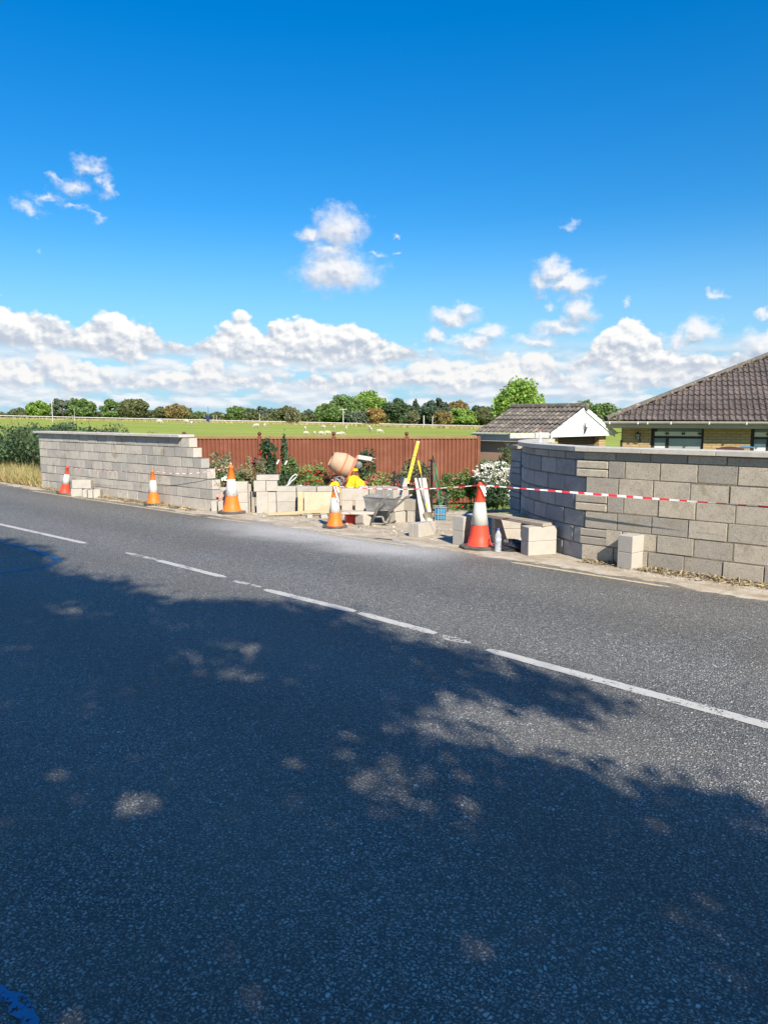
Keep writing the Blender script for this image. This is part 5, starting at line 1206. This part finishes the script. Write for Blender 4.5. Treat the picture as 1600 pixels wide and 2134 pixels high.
def pebbles(name, segs, n, size, seed, label, m_='stone'):
    rg = random.Random(seed); mb = MB()
    for (u0, u1, n0, n1, k) in segs:
        for _ in range(int(n*k)):
            s_ = size*rg.uniform(.4, 1.4); c_ = un(rg.uniform(u0, u1), rg.uniform(n0, n1), .012+s_*.2); a_ = rg.uniform(0, 3)
            vs = [c_+Vector((math.cos(a_+i*1.26)*s_*rg.uniform(.7, 1.2), math.sin(a_+i*1.26)*s_*rg.uniform(.6, 1), -s_*.2)) for i in range(5)]; tp = c_+Vector((0, 0, s_*.6))
            mb.add(vs+[tp], [(i, (i+1) % 5, 5) for i in range(5)])
    tag(mb.build(name, M[m_]), label, 'gravel', kind='stuff')
pebbles('gravel', [(-20, -12.8, 8.45, 8.72, .3), (-12.5, -5, 8.7, 12, .5), (-4.4, 2, 8.65, 9.05, .35)], 1500, .011, 41, 'small stones and crumbs of mortar scattered over the verge')
pebbles('mortar_rubble', [(-12.4, -5.2, 8.9, 10.2, 1.0)], 130, .035, 43, 'broken block chips and mortar lumps lying in the gateway')
# orange crisp leaf and rag on verge, marks on blocks
for (px, py, lb) in ((1508, 1202, 'larger curled orange leaf at the foot of the right wall'), (1524, 1203, 'smaller curled orange leaf at the foot of the right wall')):
    mb = MB(); s_ = .05 if px < 1515 else .035; c_ = G(px, py)+Vector((0, 0, .02)); n = 6; vs = []
    for i in range(n+1):
        for j in range(3): vs.append(c_+Vector(((i/n-.5)*s_*2, (j/2-.5)*s_*.9, .012*math.sin(i/n*6)+.012*(j-1)**2)))
    vs2 = [v+Vector((0, 0, .002)) for v in vs]
    fs = [(i*3+j, (i+1)*3+j, (i+1)*3+j+1, i*3+j+1) for i in range(n) for j in range(2)]; mb.add(vs, [f_[::-1] for f_ in fs]); mb.add(vs2, fs)
    tag(mb.build('fallen_leaf', M['leaf_orange']), lb, 'leaf', 'fallen orange leaves')
mb = MB(); q = P(452, 1038, G(441, 1067).y+.3); rg2 = random.Random(3)
for k in range(7):
    c_ = q+Vector((k*.035, rg2.uniform(-.02, .02), rg2.uniform(-.05, .08))); mb.box(c_, (.05, .01, rg2.uniform(-.02, .03)), (0, .012, 0), (rg2.uniform(-.02, .02), 0, .05), bev=.003)
tag(mb.build('plastic_scraps', M['pink_paint']), 'orange and white plastic scraps caught between blocks at the left wall end', 'plastic scraps')

# ---------------------------------------------------------------- field: rail, poles, sheep, trees
def railpt(px): 
    Y = 200-(px/1000)*70; return Y, 866+.022*px
t = thing('field_rail', 'long white rail fence running across the far side of the field', 'fence', P(500, 885, 165))
mb = MB(); prev = None
for px in range(-160, 1080, 20):
    Y, py = railpt(px); q = P(px, py, Y)
    if prev is not None: mb.tube([prev, q], .11, 6)
    prev = q
local(t, mb).build('rail', M['railwhite'], t)
mb = MB(); kk = 0
for i, px in enumerate(np.linspace(-150, 1070, 90)):
    Y, py = railpt(px); q = P(px, py, Y); z0 = zg(q.x, q.y); mp_ = MB(); mp_.tube([(q.x, q.y+.1, z0-.1), (q.x, q.y+.1, q.z)], .06, 5); local(t, mp_).build('post', M['pole'], t)
for (px, y0, y1, w_, Yd, lb) in ((108, 834, 875, .16, 150, 'tallest pale pole rising in front of the sparse tree at far left'), (434, 847, 868, .10, 160, 'thin dark pole above the small blue sign'), (445, 865, 880, .10, 160, 'short white post just right of the blue sign'), (452, 865, 880, .10, 160, 'second short white post right of the blue sign'),
                                (541, 862, 884, .12, 160, 'short pale pole before the middle hedgerow trees'), (715, 852, 888, .2, 140, 'stout pale pole with a crossbar in front of the large tree group'), (883, 866, 892, .22, 135, 'grey utility pole before the conifers'), (901, 868, 890, .16, 135, 'slimmer pole right of the grey utility pole'), (155, 850, 872, .10, 170, 'faint short pole beneath the mid green tree')):
    q = P(px, y0, Yd); q2 = P(px, y1, Yd); z0 = zg(q.x, Yd); mb = MB(); mb.tube([(q.x, Yd, min(z0, q2.z)), (q.x, Yd, q.z)], w_*.42, 7)
    if px in (715,): mb.tube([(q.x-.7, Yd, q.z-.1), (q.x+.7, Yd, q.z-.1)], .07, 5)
    tag(mb.build('pole', M['black'] if px == 434 else M['pole']), lb, 'pole', 'poles across the field')
q = P(433, 872, 159.5); mb = MB(); mb.box((q.x-.35, 159.5, q.z-.75), (.75, 0, 0), (0, .1, 0), (0, 0, 1.2), bev=.02); tag(mb.build('blue_sign', mat('navy_board', (.02, .03, .12), None, rough=.7)), 'small dark blue board standing at the far field rail', 'sign')
# sheep
def sheepmesh():
    mb = MB(); rg = random.Random(2)
    n1, n2 = 14, 9; vs = []
    for j in range(n2+1):
        t = j/n2; x = -.5+1.0*t; r_ = .27*math.sin(math.pi*min(1, max(0, .06+.88*t)))**.45
        for i in range(n1):
            a = 2*math.pi*i/n1; k = 1+.05*rg.uniform(-1, 1); vs.append((x, r_*.92*math.cos(a)*k, .58+r_*math.sin(a)*k))
    fs = [(j*n1+i, j*n1+(i+1) % n1, (j+1)*n1+(i+1) % n1, (j+1)*n1+i) for j in range(n2) for i in range(n1)]; fs += [tuple(range(n1))[::-1], tuple(n2*n1+i for i in range(n1))]
    mb.add(vs, fs)
    mb.tube([(.45, 0, .62), (.60, 0, .50), (.68, 0, .30)], [.15, .11, .09], 8); mb.tube([(.66, 0, .34), (.76, 0, .20), (.82, 0, .12)], [.095, .075, .05], 8)
    for s_ in (-1, 1): mb.tube([(.68, s_*.06, .36), (.66, s_*.17, .33)], [.03, .015], 5)
    for x in (-.34, .34):
        for s_ in (-1, 1): mb.tube([(x, s_*.13, .42), (x+(.03 if x < 0 else 0), s_*.13, .22), (x, s_*.13, .0)], [.075, .04, .032], 6)
    mb.tube([(-.5, 0, .62), (-.56, 0, .45)], [.05, .035], 6)
    return mb
sh0 = None
for i, (px, py, a, sc, lying, lb) in enumerate([(332, 884, 0, 1.25, 0, 'sheep grazing alone furthest left in the field'), (389, 884, 2.8, 1.2, 0, 'sheep just right of the lone leftmost one, left of a close pair'), (400, 887, 1.5, 1.2, 0, 'sheep facing away at the right of the left pair'),
     (535, 892, 3.6, 1.2, 0, 'sheep on the left of a pair above the second fence ball'), (552, 892, 1.4, 1.2, 0, 'sheep on the right of a pair above the second fence ball'), (636, 898, 1.6, 1.25, 0, 'upright sheep above another lying one, left of the third fence ball'), (637, 905, .2, 1.1, 1, 'sheep lying below the upright one'),
     (656, 907, 1.4, 1.1, 0, 'sheep low by the fence top left of the third fence ball'), (674, 895, 2.6, 1.15, 0, 'sheep in the row above the third fence ball, first from the left'), (696, 896, 1.6, 1.15, 0, 'sheep directly above the third fence ball'), (721, 898, 1.6, 1.2, 0, 'sheep to the right of the third fence ball'), (669, 906, 0, 1.25, 1, 'sheep lying just above the fence rail, left one'), (682, 905, .1, 1.25, 1, 'sheep lying just above the fence rail, right one'),
     (705, 907, .4, 1.1, 1, 'sheep lying right of the third fence ball, closer'), (712, 906, .1, 1.1, 1, 'sheep lying right of the third fence ball, further right'), (770, 896, 1.5, 1.2, 0, 'sheep at the back of the pair above the mixer'), (773, 900, 1.7, 1.2, 0, 'sheep at the front of the pair above the mixer'), (790, 902, 0, 1.3, 1, 'sheep lying furthest right in the field')]):
    d = pray(px, py); lo, hi = 24.0, 220.0
    for _ in range(40):
        m_ = (lo+hi)/2; t_ = m_/d[1]; zz = H+d[2]*t_
        if zz > zg(d[0]*t_, m_): lo = m_
        else: hi = m_
    Y = min(lo, 150); t_ = Y/d[1]; x = d[0]*t_
    if sh0 is None: o = sheepmesh().build('sheep', M['wool'], smooth=True); sh0 = o
    else: o = sh0.copy(); C.objects.link(o)
    s_ = sc*Y/130*.78; o.scale = (s_, s_, s_); o.location = (x, Y, zg(x, Y)-(.2*s_ if lying else 0)); o.rotation_euler = (0, 0, a); tag(o, lb, 'sheep', 'sheep in the field')

def tree(px0, px1, ytop, ybase, Y, leaf, label, dens=1.0, name='tree', gaps=.34, seed=0, shape='round', trunk=True):
    wpx = px1-px0; cx = (px0+px1)/2; top = P(cx, ytop, Y); r_ = wpx/2*Y/FPX; z0 = min(zg(top.x, Y), P(cx, ybase, Y).z); hh = top.z-z0
    t = thing(name, label, 'tree', (top.x, Y, z0), 'trees along the far side of the field'); rg = np.random.default_rng(seed+int(px0*3+ytop))
    n = int(max(500, min(9500, 70*dens*wpx*max(20, (ybase-ytop))/22)))
    lowf = .10; cz = hh*(.5+lowf/2); rz_ = hh*(.5-lowf/2)
    cl_ = int(28+wpx*.35)
    q = crownpts(rg, n, (r_, r_*.8, rz_), cl_, gaps)
    if shape == 'cone':
        f_ = (q[:, 2]/rz_+1)/2; q[:, 0] *= (1.15-f_*.85); q[:, 1] *= (1.15-f_*.85)
    if shape == 'flat': q[:, 2] = np.where(q[:, 2] < 0, q[:, 2]*.9, q[:, 2])
    q[:, 2] += cz
    a, b = leafset(rg, q, .42*max(Y, 115)/170*(1.0 if dens >= .8 else .8)); quads_mesh('crown', q, a, b, M['leaf_'+leaf], parent=t)
    mb = MB(); rt = max(.15, r_*.06); mb.tube([(0, 0, 0), (.1, 0, hh*.3), (0, 0, hh*.6), (.1, 0, hh*.85)], [rt, rt*.8, rt*.5, rt*.15], 7)
    for k in range(6):
        a_ = k*1.05+seed; z1 = hh*(.25+.08*k); mb.tube([(0, 0, z1), (r_*.4*math.cos(a_), r_*.3*math.sin(a_), z1+hh*.15), (r_*.75*math.cos(a_), r_*.6*math.sin(a_), z1+hh*.28)], [rt*.5, rt*.3, rt*.1], 5)
    mb.build('trunk', M['bark'], t); return t
TR = [(57, 104, 838, 868, 205, 'bright', 'dense bright green round tree at far left of the skyline', 1.5, .34, 'round'), (104, 155, 828, 868, 210, 'grey', 'sparse grey-green tree behind the tallest pale pole', .55, .22, 'round'), (143, 197, 831, 870, 205, 'mid', 'mid green tree right of the sparse one', 1.2, .32, 'round'),
      (30, 47, 856, 867, 240, 'grey', 'tiny far tree at the left of the skyline', .8, .3, 'round'), (-10, 8, 858, 867, 240, 'grey', 'tiny far tree cut by the left edge', .8, .3, 'round'), (208, 252, 834, 871, 200, 'mid', 'ragged green tree left of the dark olive one', .9, .28, 'round'), (248, 308, 832, 872, 195, 'olive', 'dark olive round tree in the left skyline', 1.4, .36, 'round'),
      (316, 352, 850, 874, 190, 'olive', 'low yellowish olive tree left of the brown one', 1.1, .34, 'round'), (343, 389, 844, 875, 188, 'brown', 'rusty brown round tree in the left middle skyline', 1.4, .36, 'round'), (383, 400, 848, 872, 215, 'grey', 'thin wispy tree right of the brown one', .5, .25, 'round'), (400, 430, 858, 874, 215, 'mid', 'low far green clump before the blue sign', 1.0, .34, 'round'),
      (472, 510, 847, 878, 190, 'mid', 'green tree starting the middle skyline group', 1.1, .32, 'round'), (500, 534, 850, 879, 192, 'grey', 'grey-green tree right of the first middle one', .9, .28, 'round'), (527, 562, 846, 880, 190, 'grey', 'airy flat topped tree in the middle skyline', .5, .24, 'flat'), (555, 577, 850, 880, 190, 'grey', 'airy small tree in the middle skyline', .5, .24, 'round'),
      (575, 612, 846, 882, 175, 'olive', 'leafy yellow-green tree in the middle skyline', 1.0, .32, 'round'), (595, 625, 850, 886, 150, 'dull', 'olive shrub tree standing in front of the rail', 1.0, .32, 'round'), (612, 636, 860, 882, 172, 'olive', 'low dull tree right of the shrub tree', 1.0, .32, 'round'), (630, 650, 852, 882, 180, 'grey', 'small wispy tree before the large group', .45, .24, 'round'),
      (657, 706, 842, 884, 160, 'mid', 'leafy green tree at the left of the large group', 1.2, .32, 'round'), (684, 765, 826, 884, 172, 'mid', 'broad green tree in the large group', 1.3, .34, 'round'), (730, 802, 819, 884, 175, 'bright', 'tallest bright green tree of the large group', 1.3, .34, 'round'), (722, 768, 857, 885, 150, 'grey', 'grey-green low bush tree under the tallest tree', 1.1, .32, 'round'),
      (764, 802, 850, 889, 145, 'orange', 'small golden orange tree in front of the large group', 1.2, .32, 'round'), (797, 856, 833, 887, 160, 'dark', 'dark dense tree right of the golden one', 1.4, .34, 'round'), (850, 882, 832, 888, 165, 'conifer', 'layered conifer right of the dark tree', .7, .24, 'cone'), (850, 874, 854, 888, 145, 'dull', 'yellowish bush tree in front of the conifers', 1.0, .3, 'round'),
      (878, 938, 828, 887, 162, 'conifer', 'tall spreading conifer in the right group', .8, .25, 'round'), (928, 977, 836, 886, 165, 'brown', 'brown topped tree behind the bright green one', 1.2, .34, 'round'), (933, 992, 852, 889, 150, 'bright', 'bright green bushy tree near the garage roof', 1.4, .34, 'round'), (903, 942, 857, 891, 140, 'brown', 'brown-green bush tree in front of the rail at right', 1.1, .32, 'round'),
      (978, 1012, 846, 888, 170, 'dark', 'dark tree behind the olive one near the garage', 1.0, .3, 'round'), (992, 1042, 850, 889, 150, 'olive', 'olive tree just left of the garage roof', 1.3, .34, 'round'),
      (1034, 1126, 795, 885, 85, 'bright', 'big rounded bright green tree rising behind the garage roof', 3.0, .44, 'round'), (1120, 1190, 846, 880, 120, 'olive', 'low olive tree hidden behind the garage ridge', .9, .32, 'round'), (1190, 1250, 838, 885, 110, 'mid', 'green tree behind the garage apex', 1.2, .32, 'round'), (1225, 1300, 841, 885, 105, 'mid', 'green tree between garage and bungalow', 1.3, .32, 'round'), (1290, 1340, 852, 885, 105, 'olive', 'olive tree hidden behind the bungalow hip', .9, .32, 'round')]
for i, (a, b, yt, yb, Y, lf, lb, dn_, gp_, shp) in enumerate(TR): tree(a, b, yt, yb, Y, lf, lb, dn_, gaps=gp_, seed=i, shape=shp, name='conifer' if lf == 'conifer' else 'tree')
# low far hedgerow
rg = np.random.default_rng(77); n = 26000; pxx = rg.uniform(-250, 1400, n); 
hz_ = np.interp(pxx, np.arange(-250, 1401, 15), 1.3+2.0*rg.random(111)**2); Yh = 222-(np.clip(pxx, -200, 1100)/1000)*62+rg.normal(size=n)*1.5
xx = (pxx-800)/FPX*Yh; zb = np.array([zg(a, b) for a, b in zip(xx[:], Yh[:])]); q = np.stack([xx, Yh, zb+hz_*rg.random(n)**.8], 1)
a, b = leafset(rg, q, .5); o = quads_mesh('hedgerow', q, a, b, M['leaf_olive']); tag(o, 'low far hedgerow running along the back of the field', 'hedgerow', kind='stuff')
# dry grass strip in front of the rail
n = 11000; pxx = rg.uniform(-150, 1060, n); Yh = 197-(pxx/1000)*70-rg.random(n)*9; xx = (pxx-800)/FPX*Yh; zb = np.array([zg(a, b) for a, b in zip(xx, Yh)])
o = blades('field_edge_grass', np.stack([xx, Yh, zb], 1), .42, .09, 'dry', 78, .35); tag(o, 'strip of dry tan grass along the field rail', 'grass', kind='stuff')

# ---------------------------------------------------------------- trees behind the viewer that shade the road
poly = [(-400, 1095), (-120, 1110), (0, 1128), (60, 1142), (110, 1195), (200, 1208), (260, 1222), (330, 1262), (440, 1256), (600, 1262), (690, 1278), (760, 1318), (860, 1350), (960, 1372), (1100, 1405), (1190, 1438), (1260, 1475), (1150, 1482), (1010, 1440), (925, 1445), (895, 1490), (960, 1540), (1080, 1575), (1200, 1602), (1290, 1655), (1350, 1662), (1400, 1645), (1480, 1642), (1550, 1680), (1640, 1730), (1800, 1800), (2200, 2134), (2600, 2900), (-1200, 2900), (-2500, 1400)]
pg = [toun(G(*p)) if p[1] < 2200 else toun(G(p[0], p[1])) for p in poly]
holes = [(440, 1392, .50, .22, .93), (150, 1272, .34, .16, .9), (505, 1352, .4, .2, .75), (280, 1682, .15, .14, 1.0), (840, 1625, .42, .30, .9), (760, 1585, .45, .2, .8), (660, 1590, .3, .2, .6), (900, 1520, .35, .3, .7), (540, 1660, .14, .12, .5), (1040, 1500, .6, .25, 1.0), (960, 1480, .35, .25, 1.0), (1120, 1435, .6, .18, .55), (120, 1510, .3, .2, .5), (330, 1290, .5, .15, .55), (600, 1700, .35, .25, .45), (1000, 1640, .3, .25, .5)]
hg = [(*toun(G(a, b)), c, d, e_) for a, b, c, d, e_ in holes]
rg = np.random.default_rng(101); K = 130000
uu = rg.uniform(-17, 2.6, K); nn_ = rg.uniform(-.5, 6.2, K); wu = uu+rg.normal(size=K)*.19; wn = nn_+rg.normal(size=K)*.15
ins = np.zeros(K, bool); j = len(pg)-1
for i in range(len(pg)):
    xi, yi = pg[i]; xj, yj = pg[j]; c_ = (yi > wn) != (yj > wn)
    ins ^= c_ & (wu < (xj-xi)*(wn-yi)/((yj-yi) or 1e-9)+xi); j = i
keep = rg.random(K)
low = np.sin(uu*2.1+np.sin(nn_*1.7)*1.3)*np.sin(nn_*2.6+uu*.7)+.6*np.sin(uu*5.3+nn_*3.1)*np.sin(nn_*4.7-uu*1.9); ins &= rg.random(K) < np.clip(.97+.10*low, .82, 1)
for hu, hn, ru, rn, st_ in hg:
    dd = ((uu-hu)/ru)**2+((nn_-hn)/rn)**2; ins &= ~((dd < 3.5) & (keep < st_*np.exp(-dd*.9)))
uu, nn_ = uu[ins], nn_[ins]; g3 = np.stack([U.x*uu+N.x*nn_, U.y*uu+N.y*nn_, 0*uu], 1); yb = -1.6-4.2*rg.random(len(uu))
pts = g3+((g3[:, 1]-yb)/(-sd.y))[:, None]*np.array(sd); pts = pts[pts[:, 2] > 2.3]
xs_ = pts[:, 0]; cuts = np.quantile(xs_, [.34, .67]); labs = ['leftmost roadside tree behind the viewpoint, shading the far left of the road', 'middle roadside tree behind the viewpoint, shading the road', 'rightmost roadside tree behind the viewpoint, shading the near road']
for i in range(3):
    sel = (xs_ >= (cuts[i-1] if i else -99)) & (xs_ < (cuts[i] if i < 2 else 99)); q = pts[sel]; cx = float(q[:, 0].mean()); cy = float(q[:, 1].mean())
    t = thing('roadside_tree', labs[i], 'tree', (cx, cy, 0), 'roadside trees behind the viewpoint'); q = q-np.array([cx, cy, 0]); a, b = leafset(rg, q, .115)
    quads_mesh('crown', q, a, b, M['leaf_mid'], parent=t); mb = MB(); top = float(q[:, 2].max()); mb.tube([(0, 0, -.05), (.1, 0, 2), (0, .1, 4.5), (.1, 0, top*.6)], [.25, .2, .14, .04], 10)
    for k in range(0, len(q), max(1, len(q)//14)):
        e_ = q[k]; s0 = (0, 0, max(1.8, e_[2]*.6)); mb.tube([s0, tuple(np.array(s0)*.5+e_*.5+np.array([0, 0, .2])), tuple(e_)], [.05, .035, .015], 5)
    mb.build('trunk', M['bark'], t)

for o in S.objects:
    if o.type == 'MESH' and not o.data.materials: print('nomat', o.name)
